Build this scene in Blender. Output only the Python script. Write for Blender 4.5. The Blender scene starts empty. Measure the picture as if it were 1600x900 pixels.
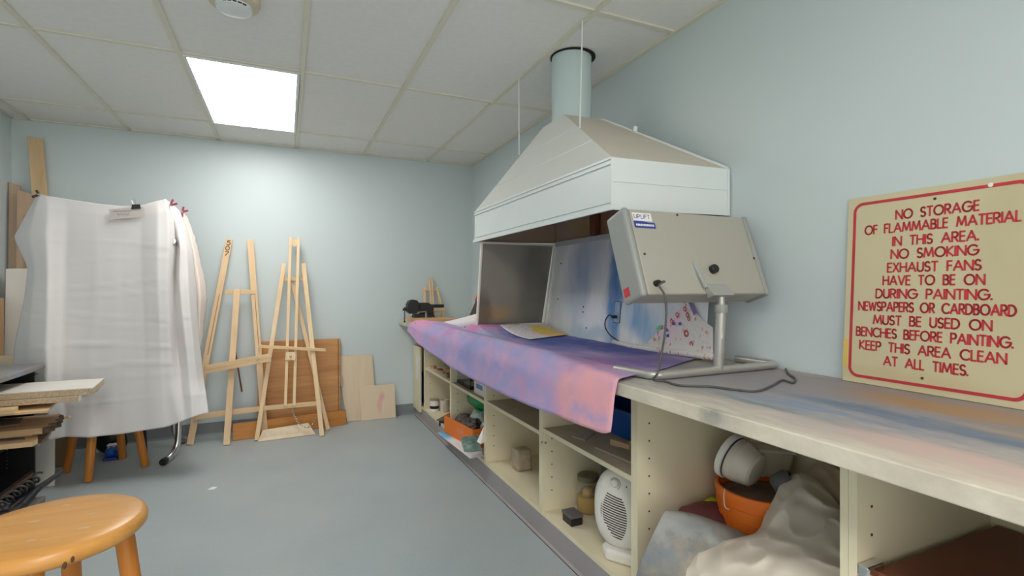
import bpy, bmesh, math, random
from mathutils import Vector, Matrix, noise as mnoise
random.seed(7)
# ------------------------------------------------------------------ camera, world, exposure
SC = bpy.context.scene
COL = SC.collection
F, CX, HY = 791.0, 800.0, 449.0
YAW = math.atan(354/791.0); CC, SS = math.cos(YAW), math.sin(YAW)
ZC = 1.195
cam_d = bpy.data.cameras.new('camera'); cam = bpy.data.objects.new('camera', cam_d); COL.objects.link(cam)
cam_d.sensor_width = 36.0; cam_d.lens = 36.0*F/1600.0; cam_d.shift_y = (450-HY)/1600.0*-1
cam_d.clip_start = 0.02
cam.location = (0, 0, ZC); cam.rotation_euler = (math.pi/2, 0, -YAW)
SC.camera = cam
w = bpy.data.worlds.new('world'); SC.world = w; w.use_nodes = True
w.node_tree.nodes['Background'].inputs[0].default_value = (1.0, 0.97, 0.93, 1)
w.node_tree.nodes['Background'].inputs[1].default_value = 2.0
SC.view_settings.view_transform = 'Standard'
SC.view_settings.look = 'None'
SC.view_settings.gamma = 1.0
SC.view_settings.use_curve_mapping = False
SC.view_settings.exposure = 0.08
LIGHT = 11.3          # emission of the ceiling panels
LIGHT_COL = (1.0, 0.985, 0.96, 1)

# ------------------------------------------------------------------ measuring helpers
def ray(px, py):
    u = (px-CX)/F; v = (HY-py)/F
    return Vector((SS+u*CC, CC-u*SS, v))
CAMP = Vector((0, 0, ZC))
def onz(px, py, z):
    r = ray(px, py); return CAMP + r*((z-ZC)/r.z)
def onx(px, py, x):
    r = ray(px, py); return CAMP + r*(x/r.x)
def ony(px, py, y):
    r = ray(px, py); return CAMP + r*(y/r.y)
def P(px, py, d): return CAMP + ray(px, py)*d
def onplane(px, py, o, n):
    r = ray(px, py); return CAMP + r*((Vector(o)-CAMP).dot(n)/r.dot(n))

# ------------------------------------------------------------------ materials
def lin(c):
    if max(c) > 1.0: c = [v/255.0 for v in c]
    return tuple((v/12.92 if v <= 0.04045 else ((v+0.055)/1.055)**2.4) for v in c[:3]) + (1.0,)
def newmat(name):
    m = bpy.data.materials.new(name); m.use_nodes = True
    nt = m.node_tree; b = nt.nodes['Principled BSDF']
    return m, nt, b
def N(nt, t, **kw):
    n = nt.nodes.new(t)
    for k, v in kw.items(): setattr(n, k, v)
    return n
def mixrgb(nt, fac, a, b):
    n = N(nt, 'ShaderNodeMix', data_type='RGBA')
    for sock, v in ((n.inputs[0], fac), (n.inputs[6], a), (n.inputs[7], b)):
        if hasattr(v, 'links') or isinstance(v, bpy.types.NodeSocket): nt.links.new(v, sock)
        else: sock.default_value = v
    return n.outputs[2]
def objcoord(nt, scale=(1, 1, 1)):
    tc = N(nt, 'ShaderNodeTexCoord'); mp = N(nt, 'ShaderNodeMapping')
    mp.inputs['Scale'].default_value = scale
    nt.links.new(tc.outputs['Object'], mp.inputs['Vector']); return mp.outputs[0]
def noise(nt, vec, scale, detail=4, rough=0.5):
    n = N(nt, 'ShaderNodeTexNoise'); n.inputs['Scale'].default_value = scale
    n.inputs['Detail'].default_value = detail; n.inputs['Roughness'].default_value = rough
    nt.links.new(vec, n.inputs['Vector']); return n
def ramp(nt, fac, stops):
    r = N(nt, 'ShaderNodeValToRGB'); e = r.color_ramp.elements
    while len(e) < len(stops): e.new(0.5)
    for i, (p, c) in enumerate(stops): e[i].position = p; e[i].color = c
    nt.links.new(fac, r.inputs[0]); return r.outputs[0]
def bumpn(nt, b, h, strength, dist=0.002):
    bp = N(nt, 'ShaderNodeBump'); bp.inputs['Strength'].default_value = strength; bp.inputs['Distance'].default_value = dist
    nt.links.new(h, bp.inputs['Height']); nt.links.new(bp.outputs[0], b.inputs['Normal'])
def plain(name, rgb, rough=0.5, metal=0.0, var=0.05, vs=6.0, bump=0.0, bs=80.0, alpha=1.0, trans=0.0, stretch=(1, 1, 1), spec=0.5):
    m, nt, b = newmat(name); c = lin(rgb)
    v = objcoord(nt, stretch); n = noise(nt, v, vs)
    lo = tuple(x*(1-var) for x in c[:3])+(1,); hi = tuple(min(1, x*(1+var)) for x in c[:3])+(1,)
    nt.links.new(ramp(nt, n.outputs[0], [(0.3, lo), (0.7, hi)]), b.inputs['Base Color'])
    b.inputs['Roughness'].default_value = rough; b.inputs['Metallic'].default_value = metal
    b.inputs['Specular IOR Level'].default_value = spec
    if trans: b.inputs['Transmission Weight'].default_value = trans; b.inputs['IOR'].default_value = 1.45
    if alpha < 1: b.inputs['Alpha'].default_value = alpha
    if bump:
        n2 = noise(nt, v, bs); bumpn(nt, b, n2.outputs[0], bump)
    return m
def wood(name, c1, c2, scale=3.0, axis=2, rough=0.45, bump=0.08):
    m, nt, b = newmat(name)
    st = [9.0, 9.0, 9.0]; st[axis] = 0.8
    v = objcoord(nt, st); n = noise(nt, v, scale, 6, 0.6); n2 = noise(nt, v, scale*5, 3, 0.6)
    k = N(nt, 'ShaderNodeMath', operation='MULTIPLY_ADD'); nt.links.new(n2.outputs[0], k.inputs[0]); k.inputs[1].default_value = 0.35
    nt.links.new(n.outputs[0], k.inputs[2])
    nt.links.new(ramp(nt, k.outputs[0], [(0.42, lin(c1)), (0.9, lin(c2))]), b.inputs['Base Color'])
    b.inputs['Roughness'].default_value = rough
    bumpn(nt, b, k.outputs[0], bump); return m
def blobs(name, base, bl, org, rough=0.6, dist=0.12, dscale=4.0, streak=(1, 1, 1), gain=0.5, metal=0.0, bump=0.0, second=None):
    """paint blotches: every blot = (centre xyz in metres, radii, colour, strength)"""
    m, nt, b = newmat(name)
    tc = N(nt, 'ShaderNodeTexCoord')
    n = noise(nt, objcoord(nt, streak), dscale, 6, 0.6)
    sub = N(nt, 'ShaderNodeVectorMath', operation='SUBTRACT'); nt.links.new(n.outputs['Color'], sub.inputs[0]); sub.inputs[1].default_value = (0.5, 0.5, 0.5)
    mul = N(nt, 'ShaderNodeVectorMath', operation='SCALE'); nt.links.new(sub.outputs[0], mul.inputs[0]); mul.inputs['Scale'].default_value = dist*3
    add = N(nt, 'ShaderNodeVectorMath', operation='ADD'); nt.links.new(tc.outputs['Object'], add.inputs[0]); nt.links.new(mul.outputs[0], add.inputs[1])
    n2 = noise(nt, objcoord(nt, streak), dscale*2.3, 6, 0.65)
    col = lin(base)
    if second:
        col = ramp(nt, n2.outputs[0], [(0.38, lin(base)), (0.64, lin(second))])
    for i, (c, r, rgb, s) in enumerate(bl):
        c = Vector(c)-Vector(org)
        a = N(nt, 'ShaderNodeVectorMath', operation='SUBTRACT'); nt.links.new(add.outputs[0], a.inputs[0]); a.inputs[1].default_value = c
        d = N(nt, 'ShaderNodeVectorMath', operation='DIVIDE'); nt.links.new(a.outputs[0], d.inputs[0]); d.inputs[1].default_value = r
        L = N(nt, 'ShaderNodeVectorMath', operation='LENGTH'); nt.links.new(d.outputs[0], L.inputs[0])
        mr = N(nt, 'ShaderNodeMapRange', interpolation_type='SMOOTHSTEP')
        mr.inputs['From Min'].default_value = 1.25; mr.inputs['From Max'].default_value = 0.35
        mr.inputs['To Min'].default_value = 0; mr.inputs['To Max'].default_value = s
        nt.links.new(L.outputs['Value'], mr.inputs['Value'])
        k = N(nt, 'ShaderNodeMath', operation='MULTIPLY', use_clamp=True); nt.links.new(mr.outputs[0], k.inputs[0])
        k2 = N(nt, 'ShaderNodeMath', operation='MULTIPLY_ADD'); nt.links.new(n2.outputs[0], k2.inputs[0]); k2.inputs[1].default_value = gain*2; k2.inputs[2].default_value = 1-gain
        nt.links.new(k2.outputs[0], k.inputs[1])
        col = mixrgb(nt, k.outputs[0], col, lin(rgb))
    if isinstance(col, tuple): b.inputs['Base Color'].default_value = col
    else: nt.links.new(col, b.inputs['Base Color'])
    b.inputs['Roughness'].default_value = rough; b.inputs['Metallic'].default_value = metal
    if bump:
        n3 = noise(nt, objcoord(nt), 60); bumpn(nt, b, n3.outputs[0], bump)
    return m
def emit(name, col, s):
    m, nt, b = newmat(name); b.inputs['Base Color'].default_value = (0.9, 0.9, 0.9, 1)
    b.inputs['Emission Color'].default_value = col; b.inputs['Emission Strength'].default_value = s; return m

M = {}
M['wall'] = plain('wall_paint', (207, 218, 219), 0.42, var=0.02, vs=1.2, bump=0.03, bs=120)
M['tile'] = plain('ceiling_tile', (238, 237, 232), 0.85, var=0.02, vs=30, bump=0.15, bs=300)
M['tbar'] = plain('ceiling_bar', (226, 222, 204), 0.5, var=0.02)
M['baseboard'] = plain('grey_vinyl', (128, 134, 136), 0.45, var=0.05)
M['cream'] = plain('cream_melamine', (230, 219, 188), 0.45, var=0.03, vs=3)
M['cream_dusty'] = plain('dusty_melamine', (190, 174, 152), 0.7, var=0.12, vs=7)
M['white_paint'] = plain('white_enamel', (226, 232, 230), 0.35, var=0.015)
M['steel'] = plain('brushed_steel', (190, 190, 188), 0.3, 1.0, var=0.06)
M['chrome'] = plain('chrome', (215, 215, 215), 0.12, 1.0, var=0.02)
M['silver'] = plain('silver_paint', (190, 188, 182), 0.35, 0.6, var=0.03)
M['black'] = plain('black_plastic', (26, 26, 28), 0.4, var=0.1)
M['black_iron'] = plain('black_iron', (48, 49, 52), 0.5, 0.3, var=0.15)
M['dark'] = plain('dark_gap_shade', (20, 18, 16), 0.8)  # near-black standing in for shade in the gap round the duct
M['pine'] = wood('pale_pine', (243, 212, 170), (228, 190, 144), 2.5, 2)
M['pine2'] = wood('pine_light', (244, 218, 176), (230, 196, 148), 2.5, 2)
M['pine_x'] = wood('pine_crosswise', (243, 213, 168), (226, 188, 140), 2.5, 0)
M['ply'] = wood('plywood', (238, 219, 190), (224, 201, 170), 1.2, 2, 0.6, 0.03)
M['butcher'] = wood('butcher_block', (218, 160, 96), (178, 120, 64), 2.0, 0, 0.4, 0.05)
M['beam'] = wood('orange_board', (214, 148, 74), (184, 118, 52), 1.6, 0, 0.45, 0.05)
M['stool'] = wood('honey_pine', (226, 168, 92), (200, 136, 62), 1.3, 0, 0.32, 0.03)
M['stool_leg'] = wood('honey_leg', (214, 142, 62), (186, 112, 40), 1.3, 2, 0.32, 0.03)
M['particle'] = plain('particle_board', (200, 178, 148), 0.8, var=0.25, vs=160)
M['white_lam'] = plain('white_laminate', (232, 226, 216), 0.5, var=0.03)
M['rough_wood'] = wood('weathered_wood', (170, 152, 130), (104, 88, 70), 3, 0, 0.8, 0.3)
M['cardboard'] = plain('brown_cardboard', (196, 158, 118), 0.8, var=0.06, vs=3)
M['tan'] = plain('tan_board', (206, 176, 142), 0.7, var=0.06, vs=3)
M['white_cloth'] = plain('white_cotton', (226, 222, 220), 0.9, var=0.025, vs=4, bump=0.1, bs=400)
M['bag'] = plain('white_bag', (226, 214, 198), 0.85, var=0.05, vs=5)
M['paper'] = plain('white_paper', (236, 232, 228), 0.8, var=0.03)
M['red_ink'] = plain('red_ink', (196, 52, 66), 0.5, var=0.05)
M['orange_pl'] = plain('orange_plastic', (255, 128, 40), 0.4, var=0.03)
M['blue_pl'] = plain('blue_plastic', (18, 84, 168), 0.35, var=0.06)
M['green_bag'] = plain('green_film', (22, 150, 84), 0.3, var=0.15, vs=20)
M['milky'] = plain('milky_plastic', (214, 204, 190), 0.35, var=0.05)
M['grey_tub'] = plain('grey_clear_plastic', (96, 104, 106), 0.2, var=0.15)
M['grey_board'] = plain('grey_board', (150, 146, 140), 0.7, var=0.06)
M['heater'] = plain('heater_white', (232, 228, 220), 0.35, var=0.01)
M['slot'] = plain('slot_dark', (70, 62, 54), 0.8)
M['maroon'] = plain('maroon_vinyl', (116, 62, 66), 0.55, var=0.12)
M['tank_glass'] = plain('tank_glass', (196, 206, 196), 0.08, var=0.02, alpha=0.07)
M['glass'] = plain('jar_glass', (214, 220, 206), 0.06, var=0.02, alpha=0.14)
M['amber'] = plain('amber_liquid', (198, 152, 62), 0.15, var=0.1)
M['brick'] = plain('rough_brick', (176, 160, 138), 0.9, var=0.14, vs=25, bump=0.4, bs=90)
M['yellow_tape'] = plain('yellow_tape', (226, 192, 104), 0.5, var=0.06)
M['lime'] = plain('lime_cloth', (176, 186, 42), 0.7, var=0.1)
M['purple_ink'] = plain('purple_ink', (136, 112, 178), 0.6)
M['green_ink'] = plain('green_ink', (96, 206, 140), 0.6)
M['blue_ink'] = plain('blue_ink', (46, 62, 150), 0.5)
M['pink_plastic'] = plain('pink_plastic', (176, 74, 96), 0.4)
M['brown_ink'] = plain('burnt_ink', (92, 58, 36), 0.7)
M['lead'] = plain('pencil_violet', (150, 128, 168), 0.8)
M['charcoal'] = plain('charcoal_lumps', (84, 72, 66), 0.8, var=0.9, vs=45, bump=1.0, bs=90)

# ------------------------------------------------------------------ mesh building
OFF = {}
class MB:
    def __init__(s): s.v = []; s.f = []
    def add(s, vs, fs):
        o = len(s.v); s.v += [Vector(p) for p in vs]; s.f += [[i+o for i in q] for q in fs]; return s
    def hexa(s, p):   # 0-3 bottom ring, 4-7 top ring
        return s.add(p, [(3, 2, 1, 0), (4, 5, 6, 7), (0, 1, 5, 4), (1, 2, 6, 5), (2, 3, 7, 6), (3, 0, 4, 7)])
    def box(s, x0, x1, y0, y1, z0, z1):
        return s.hexa([(x0, y0, z0), (x1, y0, z0), (x1, y1, z0), (x0, y1, z0), (x0, y0, z1), (x1, y0, z1), (x1, y1, z1), (x0, y1, z1)])
    def beam(s, a, b, wd, th, side=(1, 0, 0)):
        a = Vector(a); b = Vector(b); d = (b-a).normalized()
        sd = Vector(side); sd = (sd - d*sd.dot(d)).normalized(); up = d.cross(sd)
        q = [(-.5, -.5), (.5, -.5), (.5, .5), (-.5, .5)]
        return s.hexa([a+sd*wd*i+up*th*j for i, j in q]+[b+sd*wd*i+up*th*j for i, j in q])
    def prism(s, poly, vec):
        n = len(poly); vec = Vector(vec); p = [Vector(q) for q in poly]
        return s.add(p+[q+vec for q in p], [list(range(n))[::-1], list(range(n, 2*n))]+[(i, (i+1) % n, (i+1) % n+n, i+n) for i in range(n)])
    def tube(s, pts, r, n=10, cap=True):
        pts = [Vector(p) for p in pts]; rs = r if isinstance(r, (list, tuple)) else [r]*len(pts)
        rings = []; prev = None
        for i, p in enumerate(pts):
            t = (pts[min(i+1, len(pts)-1)]-pts[max(i-1, 0)]).normalized()
            if prev is None: a = t.orthogonal().normalized()
            else: a = (prev - t*prev.dot(t)); a = a.normalized() if a.length > 1e-6 else t.orthogonal().normalized()
            prev = a; b = t.cross(a)
            rings.append([p+(a*math.cos(2*math.pi*k/n)+b*math.sin(2*math.pi*k/n))*rs[i] for k in range(n)])
        vs = [q for g in rings for q in g]; fs = []
        for i in range(len(pts)-1):
            for k in range(n): fs.append((i*n+k, i*n+(k+1) % n, (i+1)*n+(k+1) % n, (i+1)*n+k))
        if cap: fs += [list(range(n))[::-1], list(range((len(pts)-1)*n, len(pts)*n))]
        return s.add(vs, fs)
    def lathe(s, prof, c, axis=(0, 0, 1), n=24, capb=True, capt=True):
        c = Vector(c); ax = Vector(axis).normalized(); a = ax.orthogonal().normalized(); b = ax.cross(a)
        vs = []; fs = []; m = len(prof)
        for r, h in prof:
            for k in range(n):
                t = 2*math.pi*k/n; vs.append(c+ax*h+(a*math.cos(t)+b*math.sin(t))*r)
        for i in range(m-1):
            for k in range(n): fs.append((i*n+k, i*n+(k+1) % n, (i+1)*n+(k+1) % n, (i+1)*n+k))
        if capb: fs.append(list(range(n))[::-1])
        if capt: fs.append(list(range((m-1)*n, m*n)))
        return s.add(vs, fs)
    def ball(s, c, r, n=12, m=8):
        rx, ry, rz = r if isinstance(r, (list, tuple)) else (r, r, r); c = Vector(c); vs = []; fs = []
        for i in range(1, m):
            t = math.pi*i/m
            for k in range(n):
                p = 2*math.pi*k/n; vs.append(c+Vector((rx*math.sin(t)*math.cos(p), ry*math.sin(t)*math.sin(p), rz*math.cos(t))))
        vs += [c+Vector((0, 0, rz)), c-Vector((0, 0, rz))]; T = (m-1)*n
        for i in range(m-2):
            for k in range(n): fs.append((i*n+k, (i+1)*n+k, (i+1)*n+(k+1) % n, i*n+(k+1) % n))
        for k in range(n):
            fs.append((T, k, (k+1) % n)); fs.append((T+1, (m-2)*n+(k+1) % n, (m-2)*n+k))
        return s.add(vs, fs)
    def grid(s, g):
        a = len(g); b = len(g[0])
        return s.add([p for r in g for p in r], [(i*b+j, i*b+j+1, (i+1)*b+j+1, (i+1)*b+j) for i in range(a-1) for j in range(b-1)])
    def build(s, name, m, parent=None, bevel=0.0, smooth=False, solid=0.0, sub=0, seg=2, off=0.0):
        if parent is not None: org = OFF[parent.name]
        else:
            xs = [p.x for p in s.v]; ys = [p.y for p in s.v]; zs = [p.z for p in s.v]
            org = Vector(((min(xs)+max(xs))/2, (min(ys)+max(ys))/2, min(zs)))
        me = bpy.data.meshes.new(name); me.from_pydata([p-org for p in s.v], [], s.f); me.validate()
        bm = bmesh.new(); bm.from_mesh(me); bmesh.ops.remove_doubles(bm, verts=bm.verts, dist=1e-6)
        bmesh.ops.recalc_face_normals(bm, faces=bm.faces); bm.to_mesh(me); bm.free()
        if smooth:
            for q in me.polygons: q.use_smooth = True
        if m: me.materials.append(M[m] if isinstance(m, str) else m)
        o = bpy.data.objects.new(name, me); COL.objects.link(o); OFF[o.name] = org
        if parent is not None: o.parent = parent
        else: o.location = org
        if solid:
            k = o.modifiers.new('thickness', 'SOLIDIFY'); k.thickness = solid; k.offset = off
        if bevel:
            k = o.modifiers.new('bevel', 'BEVEL'); k.width = bevel; k.segments = seg; k.limit_method = 'ANGLE'; k.angle_limit = math.radians(40)
            if smooth is None: pass
        if sub:
            k = o.modifiers.new('sub', 'SUBSURF'); k.levels = sub; k.render_levels = sub
        return o
def sharp(o, ang=40):
    for q in o.data.polygons: q.use_smooth = True
    try:
        o.data.set_sharp_from_angle(angle=math.radians(ang))
    except Exception: pass
    return o
def tag(o, label, cat, group=None):
    o['label'] = label; o['category'] = cat
    if group: o['group'] = group
    return o
def thing(name, label, cat, loc, group=None):
    o = bpy.data.objects.new(name, None); COL.objects.link(o); o.location = loc; o.empty_display_size = 0.1
    OFF[o.name] = Vector(loc); return tag(o, label, cat, group)
def struct(o): o['kind'] = 'structure'; return o
def lab(o, t): o['label'] = t; return o
def crom(g, nu, nv):
    """resample a coarse control grid smoothly (Catmull-Rom both ways)"""
    def cr(p, t):
        n = len(p)-1; x = t*n; i = min(int(x), n-1); f = x-i
        a = p[max(i-1, 0)]; b = p[i]; c = p[i+1]; d = p[min(i+2, n)]
        return b*1.0+(c-a)*(0.5*f)+(a*2-b*5+c*4-d)*(0.5*f*f)+(b*3-a-c*3+d)*(0.5*f*f*f)
    rows = [[cr(r, j/(nv-1)) for j in range(nv)] for r in g]
    return [[cr([r[j] for r in rows], i/(nu-1)) for j in range(nv)] for i in range(nu)]
def crl(p, n): return crom([[Vector(q)] for q in p], n, 1) if False else [crom([[Vector(q) for q in p]], 1, n)[0][j] for j in range(n)] if False else _crl(p, n)
def _crl(p, n):
    p = [Vector(q) for q in p]; out = []; m = len(p)-1
    for k in range(n):
        x = k/(n-1)*m; i = min(int(x), m-1); f = x-i
        a = p[max(i-1, 0)]; b = p[i]; c = p[i+1]; d = p[min(i+2, m)]
        out.append(b+(c-a)*(0.5*f)+(a*2-b*5+c*4-d)*(0.5*f*f)+(b*3-a-c*3+d)*(0.5*f*f*f))
    return out
def rumple(g, amp, sc, seed=0, keep=0, ridge=.5):
    a = len(g); b = len(g[0])
    for i in range(a):
        for j in range(b):
            p = g[i][j]; q = p*sc+Vector((seed, seed*1.7, -seed))
            n1 = mnoise.noise(q); n2 = 1-abs(mnoise.noise(q*1.9))*2; n3 = mnoise.noise(q*3.1)
            k = 1.0
            if keep and (i == 0 or j == 0 or i == a-1 or j == b-1): k = 0.25
            dirn = (CAMP-p).normalized()
            g[i][j] = p+dirn*amp*k*(n1+ridge*n2+0.35*n3)
    return g

# stroke lettering (geometric sans capitals)
def arc(cx, cy, rx, ry, a0, a1, n=14):
    return [(cx+rx*math.cos(math.radians(a0+(a1-a0)*i/n)), cy+ry*math.sin(math.radians(a0+(a1-a0)*i/n))) for i in range(n+1)]
G = {
 'N': (.78, [[(0, 0), (0, 1), (.78, 0), (.78, 1)]]), 'O': (1.0, [arc(.5, .5, .5, .5, 0, 360, 28)]),
 'S': (.52, [arc(.26, .745, .24, .255, 30, 270, 12)+arc(.26, .245, .26, .245, 90, -150, 12)]),
 'T': (.6, [[(0, 1), (.6, 1)], [(.3, 1), (.3, 0)]]),
 'R': (.58, [[(0, 0), (0, 1), (.28, 1)]+arc(.28, .74, .26, .26, 90, -90, 10)+[(0, .48)], [(.24, .48), (.58, 0)]]),
 'A': (.86, [[(0, 0), (.43, 1), (.86, 0)], [(.16, .34), (.70, .34)]]),
 'G': (.96, [arc(.5, .5, .5, .5, 42, 360, 22)+[(.55, .5)]]),
 'E': (.46, [[(.46, 1), (0, 1), (0, 0), (.46, 0)], [(0, .53), (.42, .53)]]),
 'F': (.44, [[(.44, 1), (0, 1), (0, 0)], [(0, .53), (.4, .53)]]),
 'L': (.42, [[(0, 1), (0, 0), (.42, 0)]]),
 'M': (.98, [[(0, 0), (.14, 1), (.49, .12), (.84, 1), (.98, 0)]]),
 'B': (.54, [[(0, .53), (.26, .53)]+arc(.26, .765, .22, .235, -90, 90, 10)+[(0, 1), (0, 0), (.28, 0)]+arc(.28, .265, .26, .265, -90, 90, 10)]),
 'I': (0.02, [[(0, 0), (0, 1)]]), 'H': (.68, [[(0, 0), (0, 1)], [(.68, 0), (.68, 1)], [(0, .53), (.68, .53)]]),
 'K': (.62, [[(0, 0), (0, 1)], [(.56, 1), (.02, .5), (.62, 0)]]), 'X': (.66, [[(0, 0), (.62, 1)], [(.04, 1), (.66, 0)]]),
 'U': (.62, [[(0, 1), (0, .31)]+arc(.31, .31, .31, .31, 180, 360, 14)+[(.62, 1)]]),
 'V': (.78, [[(0, 1), (.39, 0), (.78, 1)]]), 'D': (.72, [[(0, 0), (0, 1), (.22, 1)]+arc(.22, .5, .5, .5, 90, -90, 16)+[(0, 0)]]),
 'P': (.54, [[(0, 0), (0, 1), (.28, 1)]+arc(.28, .73, .26, .27, 90, -90, 10)+[(0, .46)]]),
 'W': (1.1, [[(0, 1), (.27, 0), (.55, .9), (.83, 0), (1.1, 1)]]), 'C': (.84, [arc(.5, .5, .5, .5, 45, 315, 20)]),
 '.': (.06, [[(.0, .0), (.0, .1)]]), ' ': (.62, []),
 '5': (.5, [[(.46, 1), (.12, 1), (.06, .58)]+arc(.24, .32, .27, .32, 120, -150, 12)]), '0': (.7, [arc(.35, .5, .35, .5, 0, 360, 20)]),
 '7': (.52, [[(0, 1), (.52, 1), (.14, 0)]]),
}
def text_width(t, gap=.2): return sum(G[c][0] for c in t)+gap*(len(t)-1)
def strokes(mb, t, o, ux, uy, un, wid, cap, th=.13, gap=.2, lift=.0012):
    """letters from o, along ux over wid metres, cap height along uy"""
    sx = wid/text_width(t, gap); x = 0; o = Vector(o)
    def pt(a, b): return o+ux*(a*sx)+uy*(b*cap)+un*lift
    for c in t:
        wd, pl = G[c]
        for line in pl:
            for (a, b), (c2, d) in zip(line, line[1:]):
                p = pt(x+a, b); q = pt(x+c2, d); dr = (q-p)
                if dr.length < 1e-7: continue
                dr.normalize(); sd = un.cross(dr)*(th*cap/2); ex = dr*(th*cap*.28)
                mb.add([p-ex-sd, q+ex-sd, q+ex+sd, p-ex+sd], [(0, 1, 2, 3)])
        x += wd+gap

XR, YB, XL, YF, ZT = 1.69, 4.745, -1.78, -2.6, 2.40
# ------------------------------------------------------------------ room shell
m, nt, b = newmat('floor_vinyl')
v = objcoord(nt); n1 = noise(nt, v, 1.6, 4); n2 = noise(nt, v, 220, 2, .7); n3 = noise(nt, v, 9, 5, .65)
c1 = ramp(nt, n1.outputs[0], [(.35, lin((170, 179, 182))), (.7, lin((183, 190, 190)))])
c2 = mixrgb(nt, ramp(nt, n2.outputs[0], [(.42, (0, 0, 0, 1)), (.66, (.5, .5, .5, 1))]), c1, lin((134, 152, 158)))
c3 = mixrgb(nt, ramp(nt, n3.outputs[0], [(.55, (0, 0, 0, 1)), (.8, (.35, .35, .35, 1))]), c2, lin((182, 176, 160)))
nt.links.new(c3, b.inputs['Base Color']); b.inputs['Roughness'].default_value = .42
bumpn(nt, b, n2.outputs[0], .06); M['floor'] = m
struct(MB().box(XL, XR, YF, YB, -.05, 0).build('floor', 'floor'))
struct(MB().box(XL, XR, YF, YB, ZT+.006, ZT+.06).build('ceiling', 'tile'))
struct(MB().box(XL-.1, XR+.1, YB, YB+.1, -.05, ZT+.06).build('wall_back', 'wall'))
struct(MB().box(XR, XR+.1, YF, YB, -.05, ZT+.06).build('wall_right', 'wall'))
struct(MB().box(XL-.1, XL, YF, YB, -.05, ZT+.06).build('wall_left', 'wall'))
def coveboard(a, b, nrm, name):
    a = Vector(a); b = Vector(b); n = Vector(nrm)
    pr = [(0, 0), (.016, 0), (.006, .012), (.004, .098), (0, .1)]
    struct(MB().prism([a+n*(t+.0008)+Vector((0, 0, z)) for t, z in pr], b-a).build(name, 'baseboard'))
M['toe'] = plain('worn_toe_vinyl', (160, 154, 154), 0.5, var=0.08, vs=3)
coveboard((XL, YB, 0), (1.12, YB, 0), (0, -1, 0), 'baseboard_back')
coveboard((XL, YF, 0), (XL, YB-.02, 0), (1, 0, 0), 'baseboard_left')
struct(MB().prism([(1.145, -.3, 0), (1.108, -.3, 0), (1.118, -.3, .01), (1.121, -.3, .104), (1.145, -.3, .104)], (0, YB-.02+.3, 0)).build('baseboard_right', 'toe'))
struct(MB().box(1.1045, 1.1078, -.3, YB-.02, .0002, .0015).build('trim_100', 'slot'))
GX = [1.236, .654, .086, -.498, -1.09, -1.68]; GY = [4.272, 3.066, 1.872, .672, -.53, -1.73]
k = 0
for x in GX:
    k += 1; struct(MB().box(x-.012, x+.012, YF, YB-.002, ZT-.004, ZT+.0055).build('trim_%d' % k, 'tbar'))
for y in GY:
    k += 1; struct(MB().box(XL, XR-.02, y-.011, y+.011, ZT-.002, ZT+.0058).build('trim_%d' % k, 'tbar'))
for bx in ((XL, XR, YB-.02, YB), (XR-.022, XR, YF, YB-.02), (XL, XL+.02, YF, YB-.02)):
    k += 1; struct(MB().box(*bx, ZT-.004, ZT+.0055).build('trim_%d' % k, 'tbar'))

# ------------------------------------------------------------------ ceiling lights, smoke detector
M['lamp'] = emit('led_panel', LIGHT_COL, LIGHT)
def panel(x0, x1, y0, y1, label):
    t = thing('ceiling_light', label, 'ceiling light', ((x0+x1)/2, (y0+y1)/2, ZT-.012), None)
    fr = MB()
    for bx in ((x0, x1, y0, y0+.016), (x0, x1, y1-.016, y1), (x0, x0+.016, y0+.016, y1-.016), (x1-.016, x1, y0+.016, y1-.016)):
        fr.box(*bx, ZT-.010, ZT+.004)
    fr.build('frame', 'white_paint', t, .002)
    MB().box(x0+.016, x1-.016, y0+.016, y1-.016, ZT-.006, ZT+.004).build('diffuser', 'lamp', t)
    return t
panel(-.486, .074, 3.078, 4.260, 'bright white LED panel set in the ceiling grid near the back wall')
panel(-.486, .074, -.518, .660, 'added unseen LED fill panel in the ceiling grid over the front of the room')  # added out of view as fill light
panel(-.486, .074, -1.718, -.542, 'added unseen LED fill panel in the ceiling grid farthest from the back wall')  # another unseen panel, added to fill from behind the camera
t = thing('smoke_detector', 'round cream smoke detector on the ceiling tile before the light panel', 'smoke detector', (-.195, 2.40, ZT-.05))
MB().lathe([(.098, 0), (.1, -.012), (.094, -.03), (.07, -.036)], (-.195, 2.40, ZT+.003), n=36).build('base', plain('cream_plastic', (212, 200, 174), .5), t, smooth=False)
sharp(MB().lathe([(.07, -.034), (.066, -.05), (.05, -.054), (.02, -.056)], (-.195, 2.40, ZT), n=32).build('sensor_cap', 'white_paint', t))
vm = MB()
for q in range(5):
    a = math.radians(-122+q*16); vm.beam((-.195+.069*math.cos(a), 2.40+.069*math.sin(a), ZT-.044), (-.195+.069*math.cos(a+.2), 2.40+.069*math.sin(a+.2), ZT-.044), .004, .006, (0, 0, 1))
vm.build('vent_slot', 'black', t)

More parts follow.
